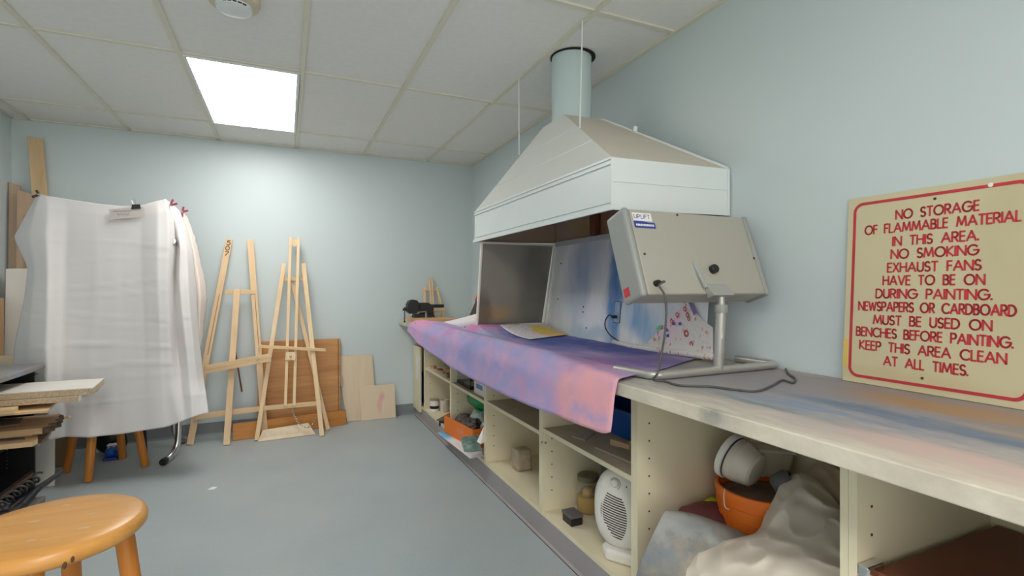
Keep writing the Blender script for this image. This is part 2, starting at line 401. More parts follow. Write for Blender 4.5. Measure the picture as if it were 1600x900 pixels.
# ------------------------------------------------------------------ base cabinets
FX, BX, ZB, ZW = 1.12, 1.676, .105, .852
T = .018
def cabinet(y0, y1, label, shelf=None, holes=True, shelfmat='cream_dusty', cut=False, notop=False):
    t = thing('base_cabinet', label, 'cabinet', ((FX+BX)/2, (y0+y1)/2, ZB), 'cream base cabinets under the worktop')
    y0 += .0006; y1 -= .0006
    MB().box(FX, BX, y0, y0+T, ZB, ZW).build('side_panel', 'cream', t, .001)
    far = MB().box(FX, BX, y1-T, y1, ZB, ZW)
    if holes:
        nf0 = len(far.f)
        for xx in (FX+.05, BX-.09):
            for q in range(9):
                z = .22+q*.062
                if shelf and abs(z-shelf+.01) < .03: continue
                far.lathe([(.0035, 0), (.0035, .001)], (xx, y1-T-.0011, z), (0, 1, 0), 8)
    far = far.build('side_panel', 'cream', t)
    if holes:
        far.data.materials.append(M['slot'])
        for q in far.data.polygons:
            if q.index >= nf0: q.material_index = 1
    if cut:
        MB().prism([(FX+.001, 4.02, ZB), (FX+.001, y1-T, ZB), (BX-.01, y1-T, ZB), (BX-.01, y0+T, ZB), (1.36, y0+T, ZB)], (0, 0, T)).build('bottom_panel', 'cream', t)
    else:
        MB().box(FX+.001, BX-.01, y0+T, y1-T, ZB, ZB+T).build('bottom_panel', 'cream', t)
    MB().box(BX-.01, BX, y0+T, y1-T, ZB, ZW-.02).build('back_panel', 'cream', t)
    if shelf: MB().box(FX+.004, BX-.012, y0+T+.001, y1-T-.001, shelf-T, shelf).build('shelf', shelfmat, t, .001)
    if shelf:   # cream front edge of the shelf
        MB().box(FX+.002, FX+.004, y0+T+.001, y1-T-.001, shelf-T-.001, shelf+.0005).build('edge_strip', 'cream', t)
    return t
cA = cabinet(4.395, 4.738, 'cream base cabinet with door against the back wall', holes=False)
cAd = MB().box(1.100, 1.118, 4.49, 4.735, .07, .655).build('door', 'cream', cA, .002)
lab(MB().box(1.097, 1.0995, 4.53, 4.60, .36, .57).build('notice', 'paper', cAd), 'white paper notice')
MB().box(FX-.012, FX-.001, 4.40, 4.735, .68, .845).build('top_rail', 'cream', cA, .002)
cB = cabinet(3.62, 4.395, 'cream open cabinet with wood scraps on its shelf', .493, shelfmat='cream')
cC = cabinet(2.91, 3.62, 'cream open cabinet with glass tank above and orange box below', .492)
cD = cabinet(2.164, 2.91, 'cream open cabinet holding one stone block on its floor', .500)
cE = cabinet(1.45, 2.164, 'cream open cabinet with white fan heater and blue bin', .523)
cF = cabinet(.708, 1.45, 'tall undivided cream cabinet bay with orange bucket and white bag')
cG = cabinet(-.05, .708, 'cream cabinet at the right edge with reddish shelf', .575, shelfmat='cream')
hg = MB(); hg.box(1.118, 1.175, .664, .688, .579, .604); hg.build('hinge', 'chrome', cG, .004)
hk = MB(); hk.lathe([(.006, 0), (.006, .004)], (1.1195, 2.15, .455), (-1, 0, 0), 10); hk.lathe([(.005, 0), (.005, .004)], (1.135, 2.1448, .452), (0, -1, 0), 10)
hk.build('screw', 'steel', cE)
# ------------------------------------------------------------------ worktop
wt_o = Vector((1.3225, 2.2, .853))
bl = [((1.52, .6, .893), (.42, 1.3, .1), (166, 146, 132), .95), ((1.07, .6, .893), (.09, .7, .06), (206, 184, 168), .8), ((1.36, 1.36, .893), (.30, .30, .1), (150, 148, 148), .95), ((1.35, .9, .893), (.36, .7, .2), (146, 148, 156), .95), ((1.5, 1.1, .893), (.25, .45, .2), (150, 140, 140), .7),
      ((1.3, .62, .893), (.045, .7, .1), (104, 124, 146), .95), ((1.12, .95, .893), (.028, .35, .1), (120, 138, 140), .9), ((1.2, .9, .893), (.04, .4, .1), (124, 142, 166), .8),
      ((1.5, .65, .893), (.10, .35, .1), (178, 138, 96), .9), ((1.38, .35, .893), (.08, .3, .1), (180, 148, 108), .7), ((1.25, 1.15, .893), (.1, .25, .1), (176, 158, 146), .5),
      ((1.1, .45, .893), (.05, .4, .1), (206, 178, 168), .8), ((1.42, .2, .893), (.06, .5, .1), (110, 128, 150), .7), ((1.55, .3, .893), (.2, .4, .1), (158, 140, 126), .7),
      ((1.2, 1.3, .893), (.3, .25, .1), (150, 150, 152), .7), ((.96, .95, .87), (.02, .05, .04), (150, 150, 140), .7), ((1.1, 1.2, .893), (.03, .2, .05), (168, 160, 150), .7)]
M['worktop'] = blobs('painted_worktop', (216, 208, 188), bl, wt_o, .5, .06, 5.0, (2.4, .7, 1), .8, second=(198, 188, 172))
wt = MB().box(.960, 1.685, -.35, 4.738, .853, .893).build('worktop', 'worktop', None, .003)
tag(wt, 'long cream worktop stained with blue and brown spray along the right wall', 'worktop')

# ------------------------------------------------------------------ exhaust hood
H = thing('exhaust_hood', 'white metal exhaust hood with round duct above the painted bench', 'hood', (1.38, 2.30, 1.48))
x0, x1, y0, y1 = 1.10, 1.683, 1.555, 3.036
zb, zs, zp = 1.482, 1.675, 2.055
bot = [(x0, y0, zb), (x1, y0, zb+.012), (x1, y1, zb+.012), (x0, y1, zb)]
mid = [(x0, y0, zs), (x1, y0, zs+.012), (x1, y1, zs+.012), (x0, y1, zs)]
top = [(1.268, 2.195, zp), (1.482, 2.18, zp), (1.482, 2.42, zp), (1.268, 2.42, zp)]
cm = MB(); cm.add(bot+mid+top, [(i, (i+1) % 4, (i+1) % 4+4, i+4) for i in range(4)]+[(i+4, (i+1) % 4+4, (i+1) % 4+8, i+8) for i in range(4)]+[(8, 9, 10, 11)])
cn_ = cm.build('canopy', 'white_paint', H, solid=.003, off=0)
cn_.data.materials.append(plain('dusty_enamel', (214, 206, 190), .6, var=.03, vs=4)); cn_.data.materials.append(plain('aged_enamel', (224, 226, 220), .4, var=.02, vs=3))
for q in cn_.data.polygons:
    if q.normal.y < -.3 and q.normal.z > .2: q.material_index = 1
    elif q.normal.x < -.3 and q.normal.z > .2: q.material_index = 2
bl = [((1.2, 2.0, 1.6), (.4, .3, .3), (206, 110, 90), .9), ((1.4, 2.6, 1.6), (.4, .25, .3), (170, 150, 84), .8), ((1.5, 1.7, 1.7), (.3, .3, .3), (160, 84, 76), .8), ((1.6, 2.3, 1.6), (.1, .5, .2), (164, 84, 68), .8)]
M['liner'] = blobs('oversprayed_liner', (172, 152, 134), bl, (1.38, 2.30, 1.48), .5, .1, 3)
e = .012
lb = [(x0+e, y0+e, zb+.004), (x1-e, y0+e, zb+.014), (x1-e, y1-e, zb+.014), (x0+e, y1-e, zb+.004)]
lm = [(x0+e, y0+e, zs-.006), (x1-e, y0+e, zs), (x1-e, y1-e, zs), (x0+e, y1-e, zs-.006)]
lt = [(1.29, 2.215, zp-.02), (1.47, 2.2, zp-.02), (1.47, 2.40, zp-.02), (1.29, 2.40, zp-.02)]
li = MB(); li.add(lb+lm+lt, [(i, (i+1) % 4, (i+1) % 4+4, i+4) for i in range(4)]+[(i+4, (i+1) % 4+4, (i+1) % 4+8, i+8) for i in range(4)]+[(8, 9, 10, 11)])
lab(li.build('liner', 'liner', H), 'dark reddish inside of the hood')
MB().box(1.63, 1.668, 2.47, 2.53, 1.50, 1.76).build('inner_bracket', plain('rusty_bracket', (120, 72, 50), .6, var=.3), H, .004)
lp = MB()    # folded lips and seams of the sheet metal
lp.beam((x0-.006, y0-.004, zb+.006), (x0-.006, y1+.004, zb+.006), .012, .016)
lp.beam((x0-.003, y0-.002, zb+.030), (x0-.003, y1+.002, zb+.030), .006, .006)
lp.beam((x0-.004, y0-.003, zs-.022), (x0-.004, y1+.003, zs-.022), .008, .005)
lp.beam((x0-.002, y0, zs-.002), (x0-.002, y1, zs-.002), .008, .008)
lp.beam((x0, y0-.002, .5*(zb+zs)+.01), (x1, y0-.002, .5*(zb+zs)+.022), .004, .005, (0, 1, 0))
lp.beam((x0-.002, y0-.002, zb), (x0-.002, y0-.002, zs), .008, .008)
lp.beam((x1-.006, y0-.004, zb+.01), (x1-.006, y0-.004, zs+.012), .01, .008)
for f in (.33, .66):
    a = Vector(mid[0]).lerp(Vector(top[0]), f); c = Vector(mid[3]).lerp(Vector(top[3]), f)
    a += Vector((-.0015, 0, .001)); c += Vector((-.0015, 0, .001)); lp.beam(a, c, .003, .003)
lp.build('seam', 'white_paint', H)
rb = MB(); rb.beam(Vector(mid[1])+Vector((-.004, 0, .002)), Vector(top[1]), .014, .01, (0, 0, 1)); rb.build('corner_strip', 'white_paint', H)
kn = MB(); pk = Vector(mid[1]).lerp(Vector(top[1]), .70)+Vector((0, 0, .004)); kn.lathe([(.012, 0), (.012, .022), (.007, .026)], pk, (0, -.2, 1), 14); kn.build('cap_nut', 'white_paint', H)
sharp(MB().lathe([(.104, 0), (.104, ZT+.08-zp)], (1.375, 2.305, zp), n=40).build('duct', plain('duct_blue_white', (200, 216, 216), .35, var=.02), H))
sharp(MB().lathe([(.118, 0), (.118, .004)], (1.380, 2.300, ZT-.0005), n=40).build('duct_gap_shade', 'dark', H))  # black disc below the ceiling, painted shade for the gap round the duct
for yy, px, py in ((2.634, 0, 0), (1.953, 0, 0)):
    # where the rod meets the front slope of the canopy
    nrm = (Vector(mid[3])-Vector(mid[0])).cross(Vector(top[0])-Vector(mid[0])); o_ = Vector(mid[0])
    xx = 1.224
    zz = o_.z-(nrm.x*(xx-o_.x)+nrm.y*(yy-o_.y))/nrm.z
    if yy < 2: # right rod lands on the hip of the pyramid
        f = (yy-y0)/(2.195-y0); hp = Vector(mid[0]).lerp(Vector(top[0]), f); zz = hp.z; xx = hp.x+.004
    MB().tube([(xx, yy, zz), (1.222, yy, ZT-.0005)], .0038, 8).build('hanger_rod', 'white_paint', H)

# side splash and back panel of the spray bench
y_t, y_b = 2.955, 3.045
def side_y(z): return y_b+(y_t-y_b)*(z-.893)/(1.478-.893)
bl = [((1.22, 3, 1.02), (.13, .2, .07), (176, 144, 100), .95), ((1.2, 3, 1.3), (.16, .2, .3), (150, 142, 132), .8), ((1.15, 3, 1.05), (.06, .2, .15), (104, 90, 72), .7), ((1.5, 3, 1.2), (.14, .2, .4), (84, 86, 80), .6)]  # first blot is a tan reflection low on the board, painted into the colour
S = thing('side_splash', 'dark grey splash board at the far end of the spray bench', 'panel', (1.36, 3.0, .893))
M['splash'] = blobs('dark_splash', (140, 136, 124), bl, (1.36, 3.0, .893), .3, .05, 5, (1, 1, 1), .3)
sp = MB(); th = .012
q = [(1.118, side_y(.893), .894), (1.572, side_y(.893), .894), (1.622, side_y(1.477), 1.477), (1.122, side_y(1.477), 1.477)]
sp.prism(q, (0, th, 0)); sp.build('board', 'splash', S)
eb = MB(); eb.beam((1.114, side_y(.9)+.004, .894), (1.118, side_y(1.478)+.004, 1.478), .010, .02)
eb.beam((1.112, side_y(1.476)-.001, 1.474), (1.628, side_y(1.476)-.001, 1.474), .012, .012, (0, 0, 1))
lab(eb.build('edge_trim', 'white_lam', S), 'pale edge trim')
bl = [((1.6, 2.27, 1.18), (.2, .09, .38), (66, 126, 190), .95), ((1.6, 2.22, 1.0), (.2, .05, .3), (80, 134, 190), .9), ((1.6, 2.62, 1.15), (.2, .14, .3), (150, 172, 204), .55), ((1.6, 2.45, 1.0), (.2, .14, .14), (224, 226, 236), .8),
      ((1.6, 2.55, 1.35), (.2, .2, .2), (134, 152, 190), .5), ((1.6, 2.75, 1.05), (.2, .12, .15), (204, 214, 224), .5), ((1.6, 2.05, 1.05), (.2, .12, .12), (110, 160, 204), .75), ((1.6, 1.95, .98), (.2, .1, .1), (120, 170, 210), .7),
      ((1.6, 2.5, .93), (.2, .3, .05), (180, 200, 216), .8), ((1.6, 2.12, 1.1), (.2, .05, .12), (190, 206, 226), .8), ((1.6, 1.85, 1.05), (.2, .08, .15), (200, 214, 222), .6)]
bp_o = Vector((1.6, 2.27, .893))
M['spray'] = blobs('sprayed_panel', (224, 226, 228), bl, bp_o, .45, .06, 7, (1, 1, .35), .75, second=(236, 238, 241))
B = thing('back_splash', 'grey back board of the spray bench with blue spray clouds', 'panel', bp_o)
q = [(1.585, 1.60, .894), (1.585, 2.99, .894), (1.640, 2.942, 1.484), (1.640, 1.60, 1.484)]
MB().prism(q, (.012, 0, .001)).build('board', 'spray', B)
MB().beam((1.577, 2.995, .894), (1.632, 2.945, 1.484), .014, .014, (1, 0, 0)).build('corner_trim', 'white_lam', B)
lab(MB().beam((1.634, 1.60, 1.478), (1.634, 2.94, 1.478), .006, .03, (1, 0, 0)).build('top_trim', plain('pale_trim', (184, 186, 190), .4), B), 'lighter strip along the top edge')
for yy, zz in ((2.86, 1.12), (2.86, 1.35), (2.55, 1.08), (2.55, 1.05), (2.5, .96), (2.2, 1.4)):
    xx = 1.585+.055*(zz-.894)/.59; MB().lathe([(.006, 0), (.004, .002)], (xx-.0005, yy, zz), (-1, 0, .09), 10).build('screw', 'slot', B)
# outlet on the board
ou = thing('power_outlet', 'flush blue-stained outlet plate on the sprayed back board', 'outlet', (1.595, 2.212, 1.01))
def bx_(z): return 1.585+.055*(z-.894)/.59
MB().hexa([(bx_(1.01)-.004, 2.189, 1.01), (bx_(1.01), 2.189, 1.01), (bx_(1.01), 2.236, 1.01), (bx_(1.01)-.004, 2.236, 1.01), (bx_(1.118)-.004, 2.189, 1.118), (bx_(1.118), 2.189, 1.118), (bx_(1.118), 2.236, 1.118), (bx_(1.118)-.004, 2.236, 1.118)]).build('cover_plate', plain('outlet_blue', (150, 176, 206), .4, var=.2, vs=30), ou, .0015)
fr = MB()
for a, c in (((2.187, 1.008), (2.187, 1.12)), ((2.238, 1.008), (2.238, 1.12)), ((2.187, 1.12), (2.238, 1.12)), ((2.187, 1.008), (2.238, 1.008))):
    fr.beam((bx_(a[1])-.001, a[0], a[1]), (bx_(c[1])-.001, c[0], c[1]), .003, .003)
fr.build('shadow_gap', 'slot', ou)

# ------------------------------------------------------------------ painted bench cover
CVO = None
hem_px = [(964, 673), (957, 676), (948, 675), (930, 668), (900, 656), (872, 644), (848, 633), (820, 622), (790, 609), (756, 594), (730, 580), (703, 564), (680, 548), (664, 537), (655, 527), (650, 520)]
hem = [onx(px, py, .944) for px, py in hem_px]
def hem_z(y):
    for a, c in zip(hem, hem[1:]):
        if a.y <= y <= c.y or (a.y >= y >= c.y): return a.z+(c.z-a.z)*((y-a.y)/(c.y-a.y+1e-9))
    return hem[0].z if y < hem[0].y else hem[-1].z
rows = 130; g = []
for i in range(rows):
    u = i/(rows-1)
    yf = 1.315+u*(4.07-1.315); yb = 1.615+u*(3.02-1.615); row = []
    for j in range(56):
        v = j/55
        if v < .72:
            s = v/.72; x = 1.570-s*(1.570-.952)
            yn = 1.615-.30*s; yfar = 3.018 if x >= 1.118 else 3.018+1.052*(1.118-x)/.166
            y = yn+u*(yfar-yn)
            z = .8965
            z += .003*(1+mnoise.noise(Vector((x*5, y*5, 1))))+.003*max(0, mnoise.noise(Vector((x*2, y*9, 4))))
            # the far end is bent up against the splash board
            lift = max(0, (y-2.62)/.40) if x > 1.10 else max(0, (y-2.9)/.5)*.8
            k = min(1, max(0, (x-.97)/.17))
            z += .062*min(1, lift)**2*k
            rr_ = .009+.030*min(1, u*5)
            z += rr_*max(0, min(1, (1.16-x)/.19))**1.3*(1-.35*max(0, min(1, (.99-x)/.04))**2)
            x_ = x
            if x > 1.5: x_ = min(x, 1.585+.055*(z-.894)/.59-.006)
            row.append(Vector((x_, y, z)))
        else:
            s = (v-.72)/.28; y = yf; hz = hem_z(y); z = .897+(hz-.897)*s
            fl = .006+.012*s*(1+mnoise.noise(Vector((y*4.0, s*.8, 3))))+.006*s*mnoise.noise(Vector((y*13, s, 9)))
            drop = min(1.0, (.897-hz)/.06)
            rr_ = .009+.030*min(1, u*5); q_ = min(1, s/.42); zt_ = .897+rr_*.65; z = zt_+(hz-zt_)*s; x = .952-rr_*1.1*math.sin(q_*math.pi/2)*drop-fl*drop*max(0, s-.1)
            row.append(Vector((x, y, z)))
    g.append(row)
cb = MB(); cb.grid(g)
xs = [p.x for r in g for p in r]; ys = [p.y for r in g for p in r]; zs = [p.z for r in g for p in r]
CVO = Vector(((min(xs)+max(xs))/2, (min(ys)+max(ys))/2, min(zs)))
bl = [((1.0, 3.85, .88), (.12, .35, .2), (232, 150, 184), .9), ((1.2, 3.05, .95), (.5, .13, .08), (206, 128, 172), .85), ((1.45, 2.4, .9), (.2, .6, .2), (76, 92, 160), 1.0), ((1.28, 2.55, .9), (.13, .5, .15), (78, 94, 164), .95), ((1.45, 1.95, .9), (.16, .3, .2), (78, 88, 158), .8), ((1.2, 2.2, .9), (.1, .35, .1), (100, 104, 170), .7),
      ((1.06, 2.75, .9), (.09, .28, .12), (166, 174, 204), .8), ((1.02, 2.35, .9), (.06, .2, .12), (168, 172, 206), .7), ((.96, 2.62, .84), (.1, .18, .1), (128, 140, 196), .6),
      ((.95, 2.2, .8), (.05, .22, .1), (232, 168, 196), .8), ((.95, 2.9, .82), (.05, .22, .08), (226, 164, 196), .7), ((.95, 3.3, .84), (.05, .15, .08), (212, 134, 186), .6),
      ((.945, 1.5, .8), (.06, .22, .2), (226, 164, 174), .9), ((.945, 1.36, .78), (.06, .16, .25), (230, 164, 170), .9), ((1.15, 1.65, .9), (.2, .25, .1), (156, 116, 170), .8), ((1.3, 1.62, .9), (.2, .2, .1), (120, 106, 164), .8), ((.95, 1.8, .76), (.05, .2, .07), (206, 144, 182), .7), ((1.06, 1.5, .9), (.1, .15, .1), (206, 146, 182), .6), ((1.5, 2.9, .9), (.15, .2, .1), (110, 112, 176), .6)]
M['cover'] = blobs('sprayed_cover', (186, 156, 196), bl, CVO, .75, .075, 5.0, (1.3, .8, 1.3), .8, second=(156, 156, 204), bump=.08)
cv = cb.build('bench_cover', 'cover', None, smooth=True, solid=.0015)
tag(cv, 'pink, purple and blue spray-painted sheet draped over the worktop front', 'bench cover')
# white folded-over end behind the cover
pts_t = [onplane(px, py, (1.03, 3.55, .9), Vector((1, .16, 0)).normalized()) for px, py in ((650, 517), (660, 512), (680, 506), (712, 499), (745, 490))]
pts_b = [onplane(px, py+2, (1.03, 3.55, .9), Vector((1, .16, 0)).normalized()) for px, py in ((651, 520), (662, 518), (682, 514), (714, 510), (745, 506))]
gw = []
for f in (0, .5, 1): gw.append([a.lerp(c, f)+Vector((.01*math.sin(f*3), 0, 0)) for a, c in zip(_crl(pts_b, 16), _crl(pts_t, 16))])
lab(MB().grid(gw).build('folded_end', 'paper', cv, smooth=True, solid=.0015), 'white turned-up end')

# ------------------------------------------------------------------ flyers on the bench
def flyer_mat(name, org, bl, base=(228, 224, 226)):
    m = blobs(name, base, bl, org, .7, .02, 18, (1, 1, 1), .2)
    nt = m.node_tree; b = nt.nodes['Principled BSDF']; prev = b.inputs['Base Color'].links[0].from_socket
    vo = N(nt, 'ShaderNodeTexVoronoi'); vo.inputs['Scale'].default_value = 34; nt.links.new(objcoord(nt, (1, 1.6, 1)), vo.inputs['Vector'])
    lt = N(nt, 'ShaderNodeMath', operation='LESS_THAN'); nt.links.new(vo.outputs['Distance'], lt.inputs[0]); lt.inputs[1].default_value = .26
    sep = N(nt, 'ShaderNodeSeparateColor'); nt.links.new(vo.outputs['Color'], sep.inputs[0])
    cr = ramp(nt, sep.outputs[0], [(.2, lin((206, 96, 112))), (.45, lin((232, 214, 200))), (.6, lin((150, 160, 180))), (.8, lin((226, 190, 120)))])
    k = N(nt, 'ShaderNodeMath', operation='MULTIPLY'); nt.links.new(lt.outputs[0], k.inputs[0]); k.inputs[1].default_value = .75
    nt.links.new(mixrgb(nt, k.outputs[0], prev, cr), b.inputs['Base Color']); return m
fc = [(760, 516), (832, 508), (894, 523.5), (828, 530)]
f3 = [onz(px, py, .905) for px, py in fc]
fg = []
for i in range(14):
    r = []
    for j in range(18):
        a = i/13; c = j/17
        p = f3[0].lerp(f3[3], a).lerp(f3[1].lerp(f3[2], a), c)
        p.y = min(p.y, 3.0-.02*(1-a)); p.x = min(p.x, 1.565); p.z = .9045+.010*abs(math.sin(a*3.1+c*2))*(.3+c*.3)+.062*min(1, max(0, (p.y-2.62)/.4))**2
        r.append(p)
    fg.append(r)
fo = Vector((1.42, 2.85, .90))
M['flyer1'] = flyer_mat('flyer_print', fo, [((1.52, 2.8, .91), (.12, .22, .2), (232, 186, 92), .9), ((1.5, 2.95, .91), (.08, .1, .2), (236, 214, 70), .9)])
fl = MB().grid(fg).build('flyer', 'flyer1', None, smooth=True, solid=.001); tag(fl, 'colourful flyer lying flat on the dark blue part of the bench', 'flyer')
# second flyer, propped against the back board, bottom rolled
def bpl(px, py, off=.0): return onplane(px, py, (1.585-off, 2, .894), Vector((-.59, 0, .055)).normalized())
F2 = thing('flyer', 'red and purple printed flyer propped against the back board', 'flyer', (1.56, 1.75, .9))
top_l = [(1004, 541), (1020, 527), (1040, 505), (1060, 485), (1078, 468), (1089, 490), (1100, 502), (1114, 512)]
bot_l = [(1003, 545), (1020, 546), (1040, 547), (1060, 549), (1075, 551), (1090, 552), (1102, 553), (1114, 554)]
g2 = []
for i in range(7):
    f = i/6; g2.append([bpl(a[0]+(c[0]-a[0])*f, a[1]+(c[1]-a[1])*f, .006+.03*f*f) for a, c in zip(top_l, bot_l)])
M['flyer2'] = flyer_mat('flyer_print_red', Vector((1.56, 1.75, .9)), [((1.6, 1.8, 1.05), (.2, .1, .12), (232, 206, 220), .8)], (226, 222, 218))
MB().grid(g2).build('sheet', 'flyer2', F2, solid=.0008)
MB().tube([bpl(958, 534, .028), bpl(985, 541, .03), bpl(1020, 546, .035), bpl(1060, 551, .04), bpl(1113, 557, .045)], [.011, .013, .014, .014, .014], 12).build('rolled_edge', 'flyer2', F2, smooth=True)
ux = (bpl(1078, 468)-bpl(1020, 527)).normalized(); nn = Vector((-.9957, 0, .0928)); uy = nn.cross(ux)
for px, py, r in ((1028, 519, .008), (1035, 511, .008), (1049, 502, .011), (1058, 492, .012), (1070, 483, .012), (1072, 521, .017), (1080, 538, .012), (1074, 492, .012), (1076, 498, .010), (1030, 528, .007), (1022, 530, .009)):
    c = bpl(px, py, .014+.02*max(0, (py-505)/45))
    for s0, s1 in ((1.0, .55),):
        vs = []; pr = MB()
        for a in range(20):
            t_ = 2*math.pi*a/20
            for rr in (s0, s1): vs.append(c+(ux*math.cos(t_)*.8+uy*math.sin(t_))*r*rr)
        pr.add(vs, [(2*a, 2*a+1, (2*a+3) % 40, (2*a+2) % 40) for a in range(20)])
        lab(pr.build('red_badge', 'red_ink', F2), 'printed red round badge')
pu = MB(); pu.add([bpl(px, py, .014) for px, py in ((1074.5, 470), (1078, 468.5), (1088.5, 489), (1084, 493))], [(0, 1, 2, 3)]); lab(pu.build('purple_banner', 'purple_ink', F2), 'printed purple banner')
for q_ in (((1066, 469), (1072, 467), (1072.5, 472), (1069, 475)), ((1025, 513), (1032, 507), (1033, 513), (1028, 516))): lab(MB().add([bpl(px, py, .012) for px, py in q_], [(0, 1, 2, 3)]).build('green_tab', 'green_ink', F2), 'green printed corner')
for px, py in ((1041, 516), (1043, 525), (1052, 506), (1062, 506)): MB().add([bpl(px+a, py+c, .016) for a, c in ((-2, -2), (2, -3), (2.4, 1.5), (-1.6, 2))], [(0, 1, 2, 3)]).build('blue_picture', 'blue_ink', F2)

# ------------------------------------------------------------------ light therapy lamp
L = thing('therapy_lamp', 'large grey light therapy lamp on a tube stand, seen from behind', 'lamp', (1.37, 1.32, .894))
A0 = Vector((1.048, 1.31, 1.172)); wv = Vector((.575, 0, 0)); hv = Vector((0, .104, .292)); tv = Vector((0, .094, -.0335))
def lb_(a, c, d): return A0+wv*a+hv*c+tv*d
ho = MB(); ho.hexa([lb_(.035, 0, 0), lb_(.965, 0, 0), lb_(.965, 0, 1), lb_(.035, 0, 1), lb_(.035, 1, 0), lb_(.965, 1, 0), lb_(.965, 1, 1), lb_(.035, 1, 1)])
M['lamp_grey'] = plain('warm_grey_plastic', (170, 167, 154), .4, var=.012)
M['lamp_side'] = plain('cool_grey_plastic', (148, 151, 146), .4, var=.012)
ho.build('housing', 'lamp_grey', L, .006)
for s0, s1 in ((-.012, .036), (.964, 1.006)):
    c_ = MB(); c_.hexa([lb_(s0, -.02, -.05), lb_(s1, -.02, -.05), lb_(s1, -.02, 1.05), lb_(s0, -.02, 1.05), lb_(s0, 1.02, -.05), lb_(s1, 1.02, -.05), lb_(s1, 1.02, 1.05), lb_(s0, 1.02, 1.05)])
    lab(c_.build('end_cap', 'lamp_side', L, .014, seg=4), 'darker grey rounded end cap')
fn = wv.cross(hv).normalized()
if fn.y > 0: fn = -fn
hn = hv.normalized(); wn = wv.normalized()
def face(a, c, o=0): return A0+wv*a+hv*c+fn*o
lab(MB().add([face(a, c, .0009) for a, c in ((.05, .855), (.19, .855), (.19, .955), (.05, .955))], [(0, 1, 2, 3)]).build('brand_label', 'paper', L), 'white sticker with blue lettering')
def plate(mb, a0, a1, c0, c1, o): mb.add([face(a0, c0, o), face(a1, c0, o), face(a1, c1, o), face(a0, c1, o)], [(0, 1, 2, 3)]); return mb
lt_ = MB(); strokes(lt_, 'UPLIFT', face(.060, .885), wn, hn, fn, .067, .0145, .15, .22, .0016); lt_.build('brand_text', 'blue_ink', L)
bb = MB(); bb.add([face(a, c, .0012) for a, c in ((.05, .77), (.205, .77), (.205, .84), (.16, .84), (.11, .855), (.05, .855))], [(0, 1, 2, 3, 4, 5)]); bb.build('brand_band', 'blue_ink', L)
wl = MB()
for q_ in range(12): plate(wl, .062+q_*.0112, .070+q_*.0112, .792, .818, .0016)
wl.build('band_text', 'paper', L)
rs = MB(); e0 = lb_(-.0125, .06, .72); rs.add([lb_(-.0135, .05, .55), lb_(-.0135, .05, .86), lb_(-.0135, .15, .86), lb_(-.0135, .15, .55)], [(0, 1, 2, 3)]); lab(rs.build('red_sticker', 'red_ink', L), 'small red sticker')
ks = MB(); ks.lathe([(.016, 0), (.016, .016), (.013, .02)], face(.565, .29), fn, 20); ks.build('knob', 'black', L, .001)
for a, c in ((.075, .46), (.955, .45), (.4, .965)): MB().lathe([(.005, 0), (.003, .003)], face(a, c), fn, 10).build('screw', 'slot', L)
bk = MB(); bk.hexa([face(.465, -.05, .034), face(.625, -.05, .034), face(.625, -.05, 0), face(.465, -.05, 0), face(.465, .10, .012), face(.625, .10, .012), face(.625, .10, 0), face(.465, .10, 0)])
bk.build('bracket', 'silver', L, .002)
bw = MB(); bw.beam(face(.425, .38, .002), face(.455, .06, .012), .012, .008); bw.build('bracket_strap', 'chrome', L, .001)
px_ = 1.372; py_ = 1.312
pt_ = MB(); pt_.tube([(px_, py_-.012, 1.02), (px_, py_-.012, 1.175)], .0125, 16); pt_.build('upper_post', 'silver', L, smooth=False)
sharp(L.children[-1])
sharp(MB().tube([(px_, py_, .910), (px_, py_-.012, 1.125)], .0168, 18).build('lower_post', 'silver', L))
sharp(MB().lathe([(.021, 0), (.022, .004), (.022, .024), (.020, .028)], (px_, py_-.012, 1.108), (0, 0, 1), 20).build('post_collar', 'lamp_side', L))
zt = .9085
base = [(1.060, 1.475, zt), (1.072, 1.41, zt), (1.085, 1.345, zt), (1.092, 1.325, zt), (1.108, 1.312, zt), (1.14, 1.309, zt), (1.37, 1.311, zt), (1.60, 1.313, zt), (1.642, 1.315, zt), (1.662, 1.326, zt), (1.667, 1.35, zt), (1.662, 1.42, zt), (1.655, 1.49, zt)]
sharp(MB().tube(_crl(base, 60), .0145, 16).build('base_tube', 'silver', L), 60)
cz = .8975
c1_ = [face(.105, .12, .004), face(.125, .11, .03), ony(1030, 446, 1.285), ony(1038, 460, 1.272), ony(1041, 485, 1.268), ony(1039, 520, 1.272), ony(1033, 556, 1.285), onz(1028, 582, .928), onz(1021, 593, .902), onz(1040, 596, cz), onz(1062, 602, cz), onz(1110, 604, cz), onz(1150, 609, cz), onz(1182, 611, cz), onz(1205, 603, cz), onz(1222, 594, cz), onz(1238, 598, cz), onz(1243, 592, cz), onz(1232, 584, cz), onz(1238, 575, cz)]
for p in c1_: p.x = min(p.x, 1.672)
MB().tube(_crl(c1_, 110), .0035, 8).build('power_cord', plain('grey_cord', (84, 82, 80), .5), L, smooth=True)
MB().lathe([(.011, 0), (.009, .014), (.006, .02)], face(.105, .12), fn, 14).build('cord_grip', 'black', L)
pl = MB(); pz = 1.040; pl.box(bx_(pz)-.030, bx_(pz)-.004, 2.205, 2.225, pz-.008, pz+.008); pl.build('plug', 'black', L, .003)
c2_ = [Vector((bx_(pz)-.030, 2.215, pz)), onx(952, 492, 1.54), onx(946, 501, 1.53), onx(946, 512, 1.53), onx(952, 522, 1.53), onx(959, 528, 1.55), onx(968, 534, 1.56)]
MB().tube(_crl(c2_, 40), .0035, 8).build('power_cord', M['slot'], L, smooth=True)

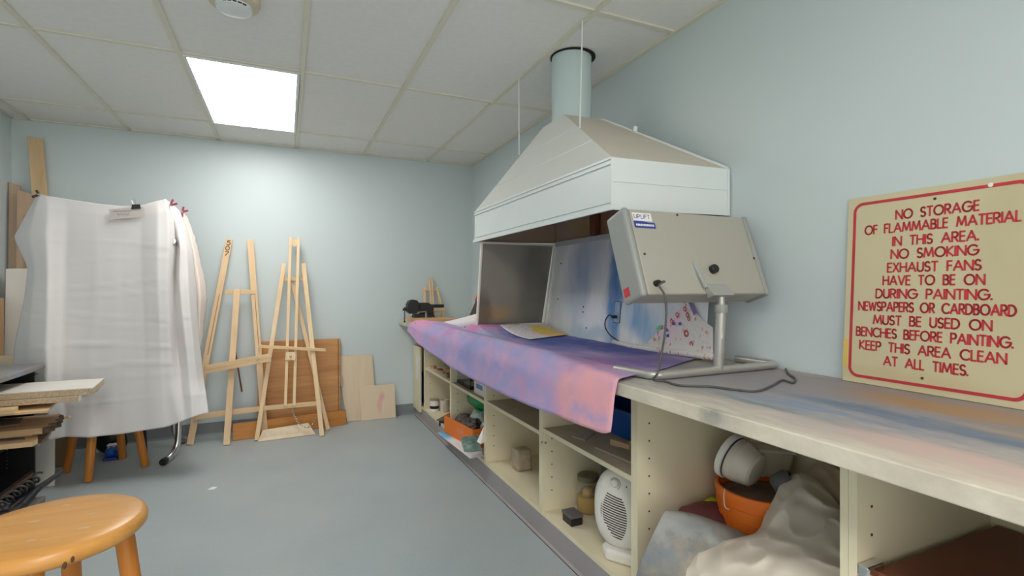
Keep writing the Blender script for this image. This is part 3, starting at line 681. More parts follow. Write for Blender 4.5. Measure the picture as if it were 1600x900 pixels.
# ------------------------------------------------------------------ warning sign
S0 = Vector((1.650, 1.061, .8945)); sdir = Vector((0, -1, 0)); tdir = Vector((.032, 0, .5855)).normalized(); ndir = sdir.cross(tdir)
if ndir.x > 0: ndir = -ndir
WS, HS = .468, .588
def sg(s, t, o=0): return S0+sdir*s+tdir*t+ndir*o
SG = thing('warning_sign', 'large cream sign with red safety wording leaning on the right wall', 'sign', (1.66, .84, .8935))
M['sign'] = blobs('aged_cream', (212, 201, 164), [((1.67, .65, 1.3), (.1, .1, .3), (190, 178, 140), .5), ((1.67, .9, .92), (.1, .3, .03), (206, 184, 140), .5)], (1.66, .84, .8935), .35, .05, 4)
MB().hexa([sg(0, 0), sg(WS, 0), sg(WS, 0, -.006), sg(0, 0, -.006), sg(0, HS), sg(WS, HS), sg(WS, HS, -.006), sg(0, HS, -.006)]).build('board', 'sign', SG)
M['red_wall'] = plain('sign_red', (196, 58, 66), .45, var=.08, vs=12)
def rrect(i, r):
    o = []
    for cx, cy, a in ((WS-i-r, HS-i-r, 0), (i+r, HS-i-r, 90), (i+r, i+r, 180), (WS-i-r, i+r, 270)):
        o += [(cx+r*math.cos(math.radians(a+q*9)), cy+r*math.sin(math.radians(a+q*9))) for q in range(11)]
    return o
ra, rc = rrect(.017, .03), rrect(.026, .022); n_ = len(ra)
MB().add([sg(a, c, .0008) for a, c in ra]+[sg(a, c, .0008) for a, c in rc], [(i, (i+1) % n_, (i+1) % n_+n_, i+n_) for i in range(n_)]).build('border', 'red_wall', SG)
lines = [('NO STORAGE', 1399, 342.5, 1531, 328.5), ('OF FLAMMABLE MATERIAL', 1351, 367, 1597, 344.5), ('IN THIS AREA.', 1394, 384, 1531, 375), ('NO SMOKING', 1391.5, 404, 1530, 398),
         ('EXHAUST FANS', 1386, 425, 1534, 421.5), ('HAVE TO BE ON', 1379, 445, 1540, 444.5), ('DURING PAINTING.', 1368, 465.5, 1552, 468), ('NEWSPAPERS OR CARDBOARD', 1341, 484.5, 1589, 493.5),
         ('MUST BE USED ON', 1364, 506, 1551, 516.5), ('BENCHES BEFORE PAINTING.', 1337.5, 524, 1585, 543.5), ('KEEP THIS AREA CLEAN', 1342.5, 545, 1574, 568.5), ('AT ALL TIMES.', 1380, 570, 1514, 587)]
for tx, a, c, d, e_ in lines:
    p = onplane(a, c, S0, ndir); q = onplane(d, e_, S0, ndir)
    t0 = ((p-S0).dot(tdir)+(q-S0).dot(tdir))/2; sa = (p-S0).dot(sdir); sb = (q-S0).dot(sdir)
    lm_ = MB(); strokes(lm_, tx, sg(sa+.002, t0), sdir, tdir, ndir, sb-sa-.004, .0262, .19, .2, .0009)
    lm_.build('lettering', 'red_wall', SG)
MB().hexa([sg(-.001, .045, .0012), sg(.014, .045, .0012), sg(.014, .045, 0), sg(-.001, .045, 0), sg(-.001, .135, .0012), sg(.014, .135, .0012), sg(.014, .135, 0), sg(-.001, .135, 0)]).build('tape', 'yellow_tape', SG)
for a, c in ((1461, 310.5), (1441, 591)): MB().lathe([(.004, 0), (.004, .0006)], onplane(a, c, S0, ndir)+ndir*.0006, ndir, 12).build('nail_hole', 'slot', SG)
MB().lathe([(.006, 0), (.005, .001)], sg(.365, .569, .001), ndir, 12).build('paint_chip', 'paper', SG)

# ------------------------------------------------------------------ vise corner
WBk = [(1.045, 4.09), (1.012, 4.62), (1.30, 4.64), (1.335, 4.11)]
wb = MB().prism([(a, c, .8935) for a, c in WBk], (0, 0, .036)); o = wb.build('wooden_block', wood('block_pine', (226, 186, 138), (206, 160, 110), 2, 1), None, .003)
tag(o, 'thick pale wooden board under the vise on the worktop end', 'board')
V = thing('bench_vise', 'black iron bench vise on the wooden board by the back wall', 'vise', (1.11, 4.42, .93)); vy = 4.42; vz = .9305
vm = MB(); vm.prism([(1.02, vy-.05, vz), (1.21, vy-.05, vz), (1.20, vy-.05, vz+.03), (1.03, vy-.05, vz+.03)], (0, .1, 0)); vm.build('base', 'black_iron', V, .004)
pf = [(.965, .055), (.968, .115), (.985, .148), (1.02, .158), (1.055, .15), (1.07, .125), (1.068, .055), (1.045, .035), (.99, .035)]
MB().prism([(a, vy-.045, vz+c) for a, c in pf], (0, .09, 0)).build('front_jaw', 'black_iron', V, .008, seg=3)
MB().prism([(1.085, vy-.045, vz+.03), (1.20, vy-.045, vz+.03), (1.20, vy-.045, vz+.1), (1.155, vy-.045, vz+.128), (1.085, vy-.045, vz+.128)], (0, .09, 0)).build('rear_jaw', 'black_iron', V, .006)
MB().box(1.06, 1.30, vy-.022, vy+.022, vz+.082, vz+.112).build('slide_bar', 'black_iron', V, .003)
MB().tube([(.935, vy, vz+.07), (.97, vy, vz+.07)], .010, 12).build('screw_spindle', 'black_iron', V)
hd = MB().tube([(.945, vy-.03, vz+.085), (.94, vy-.045, vz-.03)], .0045, 8); hd.ball((.945, vy-.03, vz+.085), .009); hd.ball((.94, vy-.045, vz-.03), .009); hd.build('handle', 'black_iron', V, smooth=True)
MB().tube([(1.05, vy-.055, vz+.045), (1.13, vy-.055, vz+.055)], .006, 8).build('lock_lever', 'chrome', V)
MB().box(1.118, 1.135, vy-.06, vy-.045, vz+.0, vz+.045).build('clamp_bolt', 'chrome', V, .003)
ME = thing('tabletop_easel', 'small pale wooden easel leaning on the back wall behind the vise', 'easel', (1.27, 4.69, .8935))
MB().beam((1.19, 4.665, .894), (1.205, 4.728, 1.20), .022, .014).build('leg', 'pine2', ME, .001)
MB().beam((1.375, 4.665, .894), (1.325, 4.728, 1.20), .022, .014).build('leg', 'pine2', ME, .001)
MB().beam((1.262, 4.655, .894), (1.25, 4.722, 1.285), .016, .014).build('mast', 'pine', ME, .001)
MB().beam((1.282, 4.655, .894), (1.272, 4.722, 1.285), .016, .014).build('mast', 'pine', ME, .001)
MB().beam((1.195, 4.716, 1.175), (1.335, 4.716, 1.175), .018, .012, (0, 0, 1)).build('crossbar', 'pine_x', ME)
MB().beam((1.16, 4.644, .985), (1.385, 4.644, .985), .02, .02, (0, 0, 1)).build('ledge', 'pine_x', ME, .001)
TR = thing('corner_offcut', 'grey triangular board with orange tip behind the dark splash board', 'board', (1.21, 3.4, .8935))
q = [ony(724, 499, 3.42), ony(748, 495, 3.42), ony(748, 462, 3.42)]; q[0].z = .895; q[1].z = .895; q.insert(2, Vector((1.42, 3.42, .895))); q[3] = ony(746, 465, 3.42); q.insert(3, Vector((1.42, 3.42, 1.21)))
MB().prism(q, (0, .008, 0)).build('board', plain('grey_ply', (120, 116, 110), .6, var=.1), TR)
tp = [ony(741.5, 470, 3.419), ony(749, 469, 3.419), ony(752, 452, 3.419), ony(748.5, 455, 3.419)]
lab(MB().prism(tp, (0, .010, 0)).build('orange_tip', 'orange_pl', TR), 'orange corner')
o = MB(); ca = onx(648, 523, .948); o.tube([onx(645, 521, .945), onx(652, 519, .945), onx(657, 528, .942), onx(650, 530, .942), onx(645, 521, .945)], .0035, 8); o.box(.940, .985, 3.94, 3.965, .835, .852)
o.box(.934, .944, 3.94, 3.965, .835, .92)
cl = o.build('spring_clamp', 'chrome', None, .001); tag(cl, 'small metal clamp gripping the far corner of the bench cover', 'clamp')
o = thing('screw_clamp', 'tiny black clamp screw on the worktop edge before the board', 'clamp', (1.02, 4.02, .893))
c_ = onz(654, 507.5, .90); d_ = onz(660, 508, .90)
MB().lathe([(.010, -.008), (.012, 0), (.010, .010)], (c_.x, c_.y, .9016), n=12).build('screw_head', 'black', o)
MB().lathe([(.008, -.007), (.009, 0), (.008, .007)], (d_.x, d_.y, .9006), n=12).build('nut', 'black', o)

# ------------------------------------------------------------------ bay contents, far to near
def lump(name, mat, c, r, amp=.25, sc=6, seed=0, parent=None, n=26, m_=16, flat=True):
    o = MB(); o.ball((0, 0, 0), 1.0, n, m_); c = Vector(c); zz = c.z-r[2]
    for i, p in enumerate(o.v):
        q = Vector((p.x*r[0], p.y*r[1], p.z*r[2])); s_ = q*sc+Vector((seed, seed*.7, 1.3*seed))
        k = 1+amp*(mnoise.noise(s_)+.5*(1-2*abs(mnoise.noise(s_*2.1))))
        q = c+q*k
        if flat: q.z = max(q.z, zz)
        o.v[i] = q
    return o.build(name, mat, parent, smooth=True)
o = MB().box(1.16, 1.42, 4.42, 4.715, .1236, .40).build('storage_box', 'blue_pl', None, .01); tag(o, 'dark blue plastic box showing beside the cabinet door', 'box')
# scraps on the shelf of cabinet B
ws = [wood('scrap_a', (206, 170, 130), (160, 120, 82), 3, 1), wood('scrap_b', (170, 120, 84), (112, 74, 48), 3, 1), wood('scrap_c', (226, 196, 160), (196, 160, 120), 3, 1)]
sx = [(1.17, 4.28), (1.19, 4.15), (1.17, 4.03), (1.20, 3.92), (1.17, 3.82), (1.23, 3.74), (1.26, 4.10), (1.28, 3.92), (1.35, 4.2), (1.37, 4.0), (1.2, 3.70)]
for i, (a, c) in enumerate(sx):
    an = random.uniform(-.5, .5); ln_ = random.uniform(.06, .1); d = Vector((math.sin(an), math.cos(an), 0))*ln_/2; h = random.uniform(.014, .03)
    p = Vector((a, c, .4935+h/2))
    o = MB().beam(p-d, p+d, random.uniform(.03, .05), h).build('wood_scrap', ws[i % 3], None, .001)
    tag(o, 'small wood offcut in the loose pile on the far cabinet shelf', 'wood scrap', 'wood scraps on the shelf')
for i, (a, c) in enumerate(((1.3, 4.2), (1.36, 3.95), (1.44, 4.1))):
    o = MB().box(a, a+.14, c-.11, c+.11, .4935+(.032 if i < 2 else .0), .4935+(.032 if i < 2 else 0)+.02).build('wood_scrap', ws[i], None, .001)
    if i == 2: tag(o, 'small wood offcut in the loose pile on the far cabinet shelf', 'wood scrap', 'wood scraps on the shelf')
    else: tag(o, 'small wood offcut in the loose pile on the far cabinet shelf', 'wood scrap', 'wood scraps on the shelf')
t = thing('tin_can', 'white tin with black band on the floor of the scrap cabinet', 'can', (1.185, 4.30, .1235))
sharp(MB().lathe([(.040, 0), (.040, .09)], (1.185, 4.30, .1237), n=24).build('body', 'paper', t)); sharp(MB().lathe([(.0406, .02), (.0406, .045)], (1.185, 4.30, .1237), n=24, capb=False, capt=False).build('band', 'black', t)); sharp(MB().lathe([(.042, .09), (.042, .097)], (1.185, 4.30, .1237), n=24).build('rim', 'steel', t))
t = thing('beaker', 'beige beaker beside the white tin on the cabinet floor', 'can', (1.255, 4.23, .1235))
sharp(MB().lathe([(.036, 0), (.038, .1), (.034, .1), (.034, .02)], (1.255, 4.23, .1237), n=24, capt=True).build('body', 'milky', t)); MB().tube([(1.235, 4.199, .19), (1.225, 4.175, .18), (1.225, 4.175, .15), (1.235, 4.199, .14)], .004, 8).build('handle', 'milky', t)
# tank on shelf of C
zt_ = .4926
t = thing('glass_tank', 'empty glass tank with black rim on the shelf above the green bag', 'tank', (1.31, 3.42, zt_))
a0, a1, b0, b1 = 1.155, 1.50, 3.285, 3.575; h1 = zt_+.26
fr = MB()
for zz in (zt_, h1-.012):
    fr.box(a0, a1, b0, b0+.008, zz, zz+.022); fr.box(a0, a1, b1-.008, b1, zz, zz+.022); fr.box(a0, a0+.008, b0+.008, b1-.008, zz, zz+.022); fr.box(a1-.008, a1, b0+.008, b1-.008, zz, zz+.022)
fr.build('frame', 'black', t)
for bx in ((a0+.002, a0+.006, b0+.003, b1-.003), (a1-.006, a1-.002, b0+.003, b1-.003), (a0+.006, a1-.006, b0+.002, b0+.006), (a0+.006, a1-.006, b1-.006, b1-.002)):
    MB().box(*bx, zt_+.022, h1-.012).build('glass_pane', 'tank_glass', t)
MB().box(a0, a0+.006, b0, b0+.006, zt_+.02, h1).build('corner_seal', 'black', t)
t = thing('carton', 'white carton with blue print at the right end of the tank shelf', 'carton', (1.2, 3.05, zt_))
MB().box(1.15, 1.25, 3.0, 3.19, zt_+.0003, zt_+.21).build('box', 'paper', t, .002)
c_ = MB(); c_.box(1.149, 1.1497, 3.06, 3.12, zt_+.10, zt_+.16); c_.box(1.149, 1.1497, 3.03, 3.15, zt_+.04, zt_+.07); c_.box(1.18, 1.22, 2.999, 2.9997, zt_+.10, zt_+.16); c_.box(1.17, 1.24, 2.999, 2.9997, zt_+.03, zt_+.06)
lab(c_.build('print', plain('pale_blue_ink', (110, 146, 206), .6), t), 'blue printed squares')
# orange box and what is in it
A = Vector((1.135, 3.17, 0)); ux = Vector((-.06, .46, 0)).normalized(); uy = Vector((ux.y, -ux.x, 0)); zb_ = .1245; Lb, Wb, Hb = .46, .30, .125
def ob(s, w_, z): return A+ux*s+uy*w_+Vector((0, 0, z))
BXO = thing('cardboard_box', 'open orange cardboard box full of rubbish on the cabinet floor', 'box', A+ux*.23+uy*.15+Vector((0, 0, zb_)))
M['orange_card'] = blobs('orange_card', (232, 122, 44), [((1.09, 3.35, .19), (.05, .09, .03), (214, 140, 110), .8)], A+ux*.23+uy*.15+Vector((0, 0, zb_)), .7, .02, 20)
def wall_(mb, s0, w0, s1, w1, t_=.005, h=Hb):
    a = ob(s0, w0, zb_); c = ob(s1, w1, zb_); mb.beam(a+Vector((0, 0, h/2)), c+Vector((0, 0, h/2)), h, t_, (0, 0, 1))
for s0, w0, s1, w1 in ((0, 0, Lb, 0), (0, 0, 0, Wb), (Lb, 0, Lb, Wb), (0, Wb, Lb, Wb)):
    mm = MB(); wall_(mm, s0, w0, s1, w1); mm.build('side', 'orange_card', BXO)
MB().prism([ob(0, 0, zb_), ob(Lb, 0, zb_), ob(Lb, Wb, zb_), ob(0, Wb, zb_)], (0, 0, .004)).build('bottom', 'orange_card', BXO)
mk = MB(); c0 = ob(-.0032, .10, zb_+.04)
for q_ in range(3): mk.add([ob(-.0035, .10+q_*.014, zb_+.02), ob(-.0035, .111+q_*.014, zb_+.02), ob(-.0035, .111+q_*.014, zb_+.065-.008*abs(q_-1)), ob(-.0035, .10+q_*.014, zb_+.06)], [(0, 1, 2, 3)])
mk.build('printed_mark', 'brown_ink', BXO)
o = lump('charcoal_bag', 'charcoal', ob(.245, .085, zb_+.10), (.065, .16, .05), .45, 20, 3); tag(o, 'dark lumpy charcoal heap in the left side of the orange box', 'charcoal')
o = lump('plastic_bag', plain('pale_green_film', (190, 206, 200), .3, var=.2, vs=25), ob(.22, .2, zb_+.125), (.075, .11, .06), .4, 16, 8); tag(o, 'crumpled pale green plastic bag in the orange box', 'bag')
o = lump('plastic_bag', plain('white_film', (234, 232, 236), .35, var=.1, vs=25), ob(.075, .2, zb_+.11), (.085, .06, .05), .4, 18, 12); tag(o, 'crumpled white plastic bag at the front of the orange box', 'bag')
o = lump('cloth_bundle', plain('wine_cloth', (128, 72, 88), .7, var=.4, vs=40), (1.30, 3.24, .28), (.05, .07, .07), .25, 12, 15); tag(o, 'wine red cloth bundle at the back of the orange box', 'cloth')
o = lump('green_bag', 'green_bag', (1.29, 3.44, .385), (.07, .15, .065), .35, 11, 21)
tag(o, 'bright green plastic bag on the rubbish below the tank shelf', 'bag')
gm = crom([[P(px, py, d) for px, py, d in r] for r in (((720, 684, 3.22), (738, 681, 3.26), (750, 680, 3.3)), ((722, 695, 3.14), (738, 695, 3.13), (751, 694, 3.17)), ((726, 706, 3.09), (740, 706, 3.07), (752, 704, 3.10)))], 16, 20)
gm = rumple(gm, .012, 18, 2)
for r in gm:
    for p in r: p.z = max(p.z, .1268)
o = MB().grid(gm).build('paint_rag', plain('teal_grey_cloth', (112, 134, 126), .7, var=.4, vs=30), None, smooth=True, solid=.006); tag(o, 'stiff green-grey paint rag in front of the orange box', 'rag')
o = lump('rag_bundle', plain('mixed_rag', (150, 130, 138), .7, var=.6, vs=40), (1.175, 3.0, .152), (.03, .06, .028), .4, 20, 31); tag(o, 'small pinkish rag bundle against the cabinet divider', 'rag')
o = MB().prism([P(745, 690, 3.12), P(757, 664, 3.16), P(757, 686, 3.13), P(751, 694, 3.1)], (.03, .02, 0)).build('paper_scrap', 'paper', None); tag(o, 'white paper scrap between orange box and cabinet divider', 'paper')
nz = .1262
n3 = [onz(px, py, nz) for px, py in ((683, 673), (701, 674), (729, 712), (718, 712))]
n3[1].x = 1.15; n3[1].y = n3[0].y-.02; n3[2].x = 1.13; n3[2] = Vector((1.17, 2.98, nz)); n3[3] = Vector((1.062, 3.02, nz))
m_ = blobs('news_print', (226, 222, 222), [((1.09, 3.55, .12), (.09, .13, .1), (96, 178, 224), 1.0)], Vector(((n3[0].x+n3[2].x)/2, 3.3, nz)), .7, .004, 30, (1, 1, 1), .1)
gg = []
for i in range(12):
    r = []
    for j in range(8):
        p = n3[0].lerp(n3[3], i/11).lerp(n3[1].lerp(n3[2], i/11), j/7); p.z = nz-.010*max(0, 1.11-p.x)/.05
        r.append(p)
    gg.append(r)
o = MB().grid(gg).build('newspaper', m_, None, smooth=True, solid=.0012); tag(o, 'blue and white newspaper sticking out beneath the orange box', 'newspaper')
t = thing('hammer', 'grey hammer lying on the far side of the orange box', 'hammer', (1.12, 3.86, .12))
MB().prism([P(685, 655, 4.02), P(693, 656, 4.0), P(692, 661, 4.0), P(686, 667, 4.0)], (.02, .02, 0)).build('head', 'black_iron', t, .003)
MB().beam(P(690, 659.5, 4.02), P(706, 661, 3.86), .014, .012).build('handle', 'black_iron', t)
o = MB().prism([P(682, 656, 4.02), P(703.5, 644, 4.1), P(712, 648, 4.02), P(702, 659, 3.92), P(690, 657, 3.98)], (0, .0, -.006)).build('card_flap', plain('dark_card', (104, 92, 80), .8, var=.3, vs=20), None); tag(o, 'dark cardboard scrap lying beside the orange box', 'cardboard')
# bay D
hs = MB(); ce = Vector((1.42, 2.78, .575))
pts = [ce+Vector((.012*math.sin(k*.05), .052*math.cos(k*.25), .052*math.sin(k*.25)))+Vector((k*.0006, 0, 0)) for k in range(80)]
hs.tube(pts, .007, 8); o = hs.build('hose_coil', plain('dark_green_hose', (58, 68, 60), .5), None, smooth=True); o.location.z = .5006; tag(o, 'small coil of dark hose on the middle cabinet shelf', 'hose')
for i, (a, c, r_, lb2) in enumerate(((1.45, 2.60, (.06, .07, .026), 'dark crumpled rag beside the hose coil on the shelf'), (1.42, 2.42, (.10, .13, .04), 'large dark green-grey rag at the right end of the shelf'))):
    o = lump('dark_rag', plain('dark_rag_%d' % i, (62, 72, 70), .7, var=.5, vs=30), (a, c, .501+r_[2]), r_, .4, 15, 40+i); tag(o, lb2, 'rag')
o = MB(); o.box(1.225, 1.32, 2.66, 2.755, .1237, .245); o = o.build('stone_block', 'brick', None, .014, seg=3); tag(o, 'rounded grey stone block on the floor of the middle cabinet', 'block')
# bay E shelf
t = thing('storage_bin', 'bright blue plastic bin on the shelf behind the hanging cover', 'bin', (1.5, 1.83, .5235)); zz = .5236
def tub(t, x0, x1, y0, y1, z0, z1, tp, mat, th_=.004):
    lo = [(x0+tp, y0+tp, z0), (x1-tp, y0+tp, z0), (x1-tp, y1-tp, z0), (x0+tp, y1-tp, z0)]; hi = [(x0, y0, z1), (x1, y0, z1), (x1, y1, z1), (x0, y1, z1)]
    o = MB().add(lo+hi, [(3, 2, 1, 0), (0, 1, 5, 4), (1, 2, 6, 5), (2, 3, 7, 6), (3, 0, 4, 7)]).build('body', mat, t, solid=th_, off=1)
    r = MB()
    for bx in ((x0-.008, x1+.008, y0-.008, y0+.004), (x0-.008, x1+.008, y1-.004, y1+.008), (x0-.008, x0+.004, y0+.004, y1-.004), (x1-.004, x1+.008, y0+.004, y1-.004)): r.box(*bx, z1-.012, z1+.002)
    r.build('rim', mat, t, .002); return o
tub(t, 1.36, 1.64, 1.50, 2.10, zz, .648, .015, 'blue_pl')
o = MB().prism([onz(px, py, .5238) for px, py in ((894, 683), (914, 689), (931, 677), (912, 672))], (0, 0, .005)).build('glass_offcut', plain('grey_glass', (160, 158, 150), .3), None, .0005); tag(o, 'small flat grey sheet near the left end of the bin shelf', 'sheet')
ls = [onz(px, py, .5238) for px, py in ((929, 700), (984, 729))]
ls[1] = Vector((1.21, 1.475, .5238)); o = MB().prism([ls[0], ls[1], ls[1]+Vector((.11, 0, 0)), ls[0]+Vector((.11, -.06, 0))], (0, 0, .006)).build('flat_sheet', plain('dusty_sheet', (176, 166, 150), .6), None, .0005); tag(o, 'long flat dusty sheet along the front of the bin shelf', 'sheet')
o = MB().beam((1.275, 1.80, .5372), (1.30, 1.70, .5372), .03, .026).build('wood_offcut', 'tan', None, .002); tag(o, 'pale square wood offcut lying on the long flat sheet', 'wood offcut')
o = MB().beam((1.31, 1.715, .5372+.006), (1.33, 1.50, .5372+.006), .03, .034).build('wood_offcut', wood('offcut', (196, 146, 88), (160, 112, 62), 2, 1), None, .002); tag(o, 'brown wood offcut before the blue bin', 'wood offcut')
o = MB().beam((1.345, 1.66, .5372), (1.362, 1.48, .5372), .022, .024).build('wood_offcut', wood('offcut_dark', (132, 96, 60), (98, 66, 40), 2, 1), None, .002); tag(o, 'darker wood offcut tucked against the blue bin', 'wood offcut')
# bay E floor
t = thing('glass_jar', 'lidded glass jar half filled with amber liquid beside the divider', 'jar', (1.32, 2.075, .1236)); jc = (1.325, 2.065, .1237)
sharp(MB().lathe([(.048, 0), (.055, .008), (.056, .10), (.05, .125), (.04, .14), (.04, .155)], jc, n=28).build('glass', 'glass', t), 60)
sharp(MB().lathe([(.046, .004), (.0525, .01), (.0525, .075), (.0525, .076)], jc, n=28).build('liquid', 'amber', t), 60)
lab(MB().lathe([(.03, .0765), (.025, .1), (.018, .112)], jc, n=16).build('rag_inside', plain('ochre', (206, 160, 74), .6), t, smooth=True), 'ochre lump in the jar')
sharp(MB().lathe([(.05, .150), (.052, .153), (.052, .172), (.048, .176)], jc, n=28).build('lid', plain('dull_brass_lid', (116, 108, 84), .4, .3), t))
t = thing('storage_tub', 'dark translucent grey tub behind the white fan heater', 'tub', (1.48, 1.93, .1236)); tub(t, 1.375, 1.63, 1.80, 2.04, .1237, .40, .02, 'grey_tub')
t = thing('battery_box', 'small dark grey box on the cabinet floor before the jar', 'box', (1.19, 1.98, .1236))
MB().box(1.165, 1.225, 1.955, 2.035, .1237, .158).build('case', 'black', t, .003); lab(MB().box(1.162, 1.228, 1.952, 2.038, .158, .172).build('lid', plain('dark_grey_lid', (96, 92, 92), .5), t, .003), 'dark grey lid')
# fan heater: tall oval shell facing the room
FH = thing('fan_heater', 'white upright oval fan heater with slotted grille', 'heater', (1.24, 1.62, .1236)); hc = Vector((1.225, 1.655, .1238)); ha = math.radians(34)
hu = Vector((math.sin(ha), -math.cos(ha), 0))*1.0; hf = Vector((-math.cos(ha), -math.sin(ha), 0))   # width dir, facing dir
def hp(a, z, d): return hc+hu*a+hf*d+Vector((0, 0, z))
HW, HH = .118, .318
def outline(k, d, grow=1.0):
    o = []
    for i in range(36):
        t_ = 2*math.pi*i/36; c, s_ = math.cos(t_), math.sin(t_)
        a = HW*grow*math.copysign(abs(c)**.8, c); z = .035+HH/2+(HH/2)*grow*math.copysign(abs(s_)**.8, s_)
        o.append(hp(a, z, d))
    return o
rings = [outline(0, -.085, .82), outline(0, -.07, .93), outline(0, -.0, 1.0), outline(0, .02, .97), outline(0, .038, .84), outline(0, .046, .6), outline(0, .049, .25)]
sh = MB(); vs = [p for r in rings for p in r]; fs = []
for i in range(len(rings)-1):
    for k in range(36): fs.append((i*36+k, i*36+(k+1) % 36, (i+1)*36+(k+1) % 36, (i+1)*36+k))
fs += [list(range(36)), list(range((len(rings)-1)*36, len(rings)*36))]
sh.add(vs, fs).build('shell', 'heater', FH, smooth=True)
MB().prism([hp(-.075, 0, -.09), hp(.085, 0, -.09), hp(.09, 0, .02), hp(.06, 0, .062), hp(-.05, 0, .062), hp(-.08, 0, .02)], (0, 0, .045)).build('foot', 'heater', FH, .012, seg=3)
def surf(a, z):   # front bulge depth
    r = math.sqrt((a/HW)**2+((z-.035-HH/2)/(HH/2))**2); pr_ = [(0, .0495), (.25, .049), (.6, .046), (.84, .038), (.97, .02), (1.2, 0)]
    for (r0, d0), (r1, d1) in zip(pr_, pr_[1:]):
        if r <= r1: return d0+(d1-d0)*(r-r0)/(r1-r0)
    return 0
sl = MB()
for q_ in range(17):
    z = .09+q_*.0098; hw = .055*math.sqrt(max(.08, 1-((z-.17)/.10)**2))
    pts = []
    for s_ in range(9):
        a = -.018-hw+2*hw*s_/8; zz = z+.016*(1-(s_/8))**1.5; pts.append(hp(a-.005, zz, surf(a-.005, zz)+.0006))
    for p, q in zip(pts, pts[1:]):
        up_ = Vector((0, 0, .0026)); sl.add([p-up_, q-up_, q+up_, p+up_], [(0, 1, 2, 3)])
lab(sl.build('grille_slots', 'slot', FH), 'curved dark grille slots')
dl = MB(); da, dz = -.018, .302
dl.lathe([(.016, 0), (.015, .012), (.010, .014)], hp(da, dz, surf(da, dz)-.003), hf+Vector((0, 0, .5)), 20); dl.build('dial', 'heater', FH, smooth=True)
ar = MB()
for a, c in zip(arc(0, 0, .021, .021, -60, 150, 12), arc(0, 0, .021, .021, -60, 150, 12)[1:]):
    p = hp(da+a[0], dz+a[1], surf(da+a[0], dz+a[1])+.001); q = hp(da+c[0], dz+c[1], surf(da+c[0], dz+c[1])+.001); ar.tube([p, q], .0009, 6)
ar.build('dial_marking', 'slot', FH)
MB().lathe([(.0035, 0), (.003, .002)], hp(.028, .298, surf(.028, .298)), hf, 12).build('indicator_light', 'red_ink', FH)

# bay F (undivided bay)
BC = Vector((1.505, 1.238, 0)); BK = thing('bucket', 'orange plastic bucket behind the white bag in the undivided bay', 'bucket', (BC.x, BC.y, .1236))
sharp(MB().lathe([(.132, 0), (.135, .004), (.150, .33), (.151, .386), (.148, .386), (.146, .33), (.132, .01)], (BC.x, BC.y, .1237), n=44).build('body', 'orange_pl', BK), 50)
rg = MB()
for hz in (.262, .298, .336): rg.lathe([(.1435+(hz-.3)*.05, hz-.003), (.152+(hz-.3)*.05, hz-.003), (.152+(hz-.3)*.05, hz+.004), (.1435+(hz-.3)*.05, hz+.004)], (BC.x, BC.y, .1237), n=44, capb=False, capt=False)
rg.lathe([(.150, .366), (.157, .366), (.157, .388), (.151, .390), (.146, .388)], (BC.x, BC.y, .1237), n=44, capb=False, capt=False)
sharp(rg.build('rim_ring', 'orange_pl', BK), 50)
lab(MB().lathe([(.145, .352), (.145, .354), (.1, .360), (.02, .363)], (BC.x, BC.y, .1237), n=36).build('contents', plain('plaster_dust', (150, 124, 104), .9, var=.2, vs=20, bump=.4), BK, smooth=True), 'dusty filling')
bh = [P(1132, 764, 1.71), P(1131, 778, 1.70), P(1133, 792, 1.69), P(1139, 796, 1.68)]
MB().tube(_crl(bh, 20), .002, 6).build('handle', 'paper', BK)
def tubby(lab_, p_lid, p_base, r0, r1, extra=True):
    p0 = Vector(p_lid); p1 = Vector(p_base); ax = (p1-p0); ln_ = ax.length; ax.normalize()
    t = thing('plastic_pot', lab_, 'pot', p0)
    sharp(MB().lathe([(r0, .012), (r0*.97, ln_*.45), (r0*.96, ln_*.46), (r1, ln_*.92), (r1*.85, ln_*.98), (r1*.5, ln_)], p0, ax, 32).build('body', 'milky', t), 30)
    sharp(MB().lathe([(r0*1.0, -.004), (r0*1.07, .0), (r0*1.07, .018), (r0*1.0, .02)], p0, ax, 32).build('lid', 'paper', t), 30)
    sharp(MB().lathe([(r0*1.01, .021), (r0*1.01, .027)], p0, ax, 32, False, False).build('dark_band', 'slot', t))
    return t
tubby('cloudy plastic pot with white lid lying tipped on the orange bucket', P(1138, 710, 1.80), P(1184, 738, 1.715), .076, .058)
t = thing('storage_box', 'cloudy square plastic box standing in the bucket behind the pot', 'box', P(1205, 742, 1.83))
q0 = P(1203, 741, 1.80); rr = Vector((CC, -SS, 0)); ff = Vector((SS, CC, 0))
def obx(a, c, z, k=1): return q0+rr*a*k+ff*c*k+Vector((0, 0, z))
MB().hexa([obx(-.05, -.035, 0), obx(.055, -.035, 0), obx(.055, .035, 0), obx(-.05, .035, 0), obx(-.058, -.045, .098), obx(.066, -.045, .09), obx(.066, .045, .09), obx(-.058, .045, .098)]).build('body', plain('dusty_plastic', (196, 184, 160), .5, var=.1), t, .012, seg=3)
MB().hexa([obx(-.064, -.05, .09), obx(.07, -.05, .083), obx(.07, .05, .083), obx(-.064, .05, .09), obx(-.062, -.048, .104), obx(.068, -.048, .096), obx(.068, .048, .096), obx(-.062, .048, .104)]).build('lid', plain('dusty_lid', (206, 194, 172), .5), t, .004)
t = thing('scoop', 'dark grey rounded scoop resting in the bucket beside the bag', 'scoop', P(1222, 760, 1.62))
sharp(MB().lathe([(.02, -.03), (.033, -.02), (.036, .02), (.03, .035), (.026, .035), (.028, -.01)], P(1222, 755, 1.64), (.5, -.6, .5), 24).build('cup', plain('slate_plastic', (92, 90, 90), .5), t), 50)
MB().tube([P(1222, 752, 1.66), P(1232, 738, 1.70)], .007, 8).build('handle', plain('slate_plastic2', (92, 90, 90), .5), t)
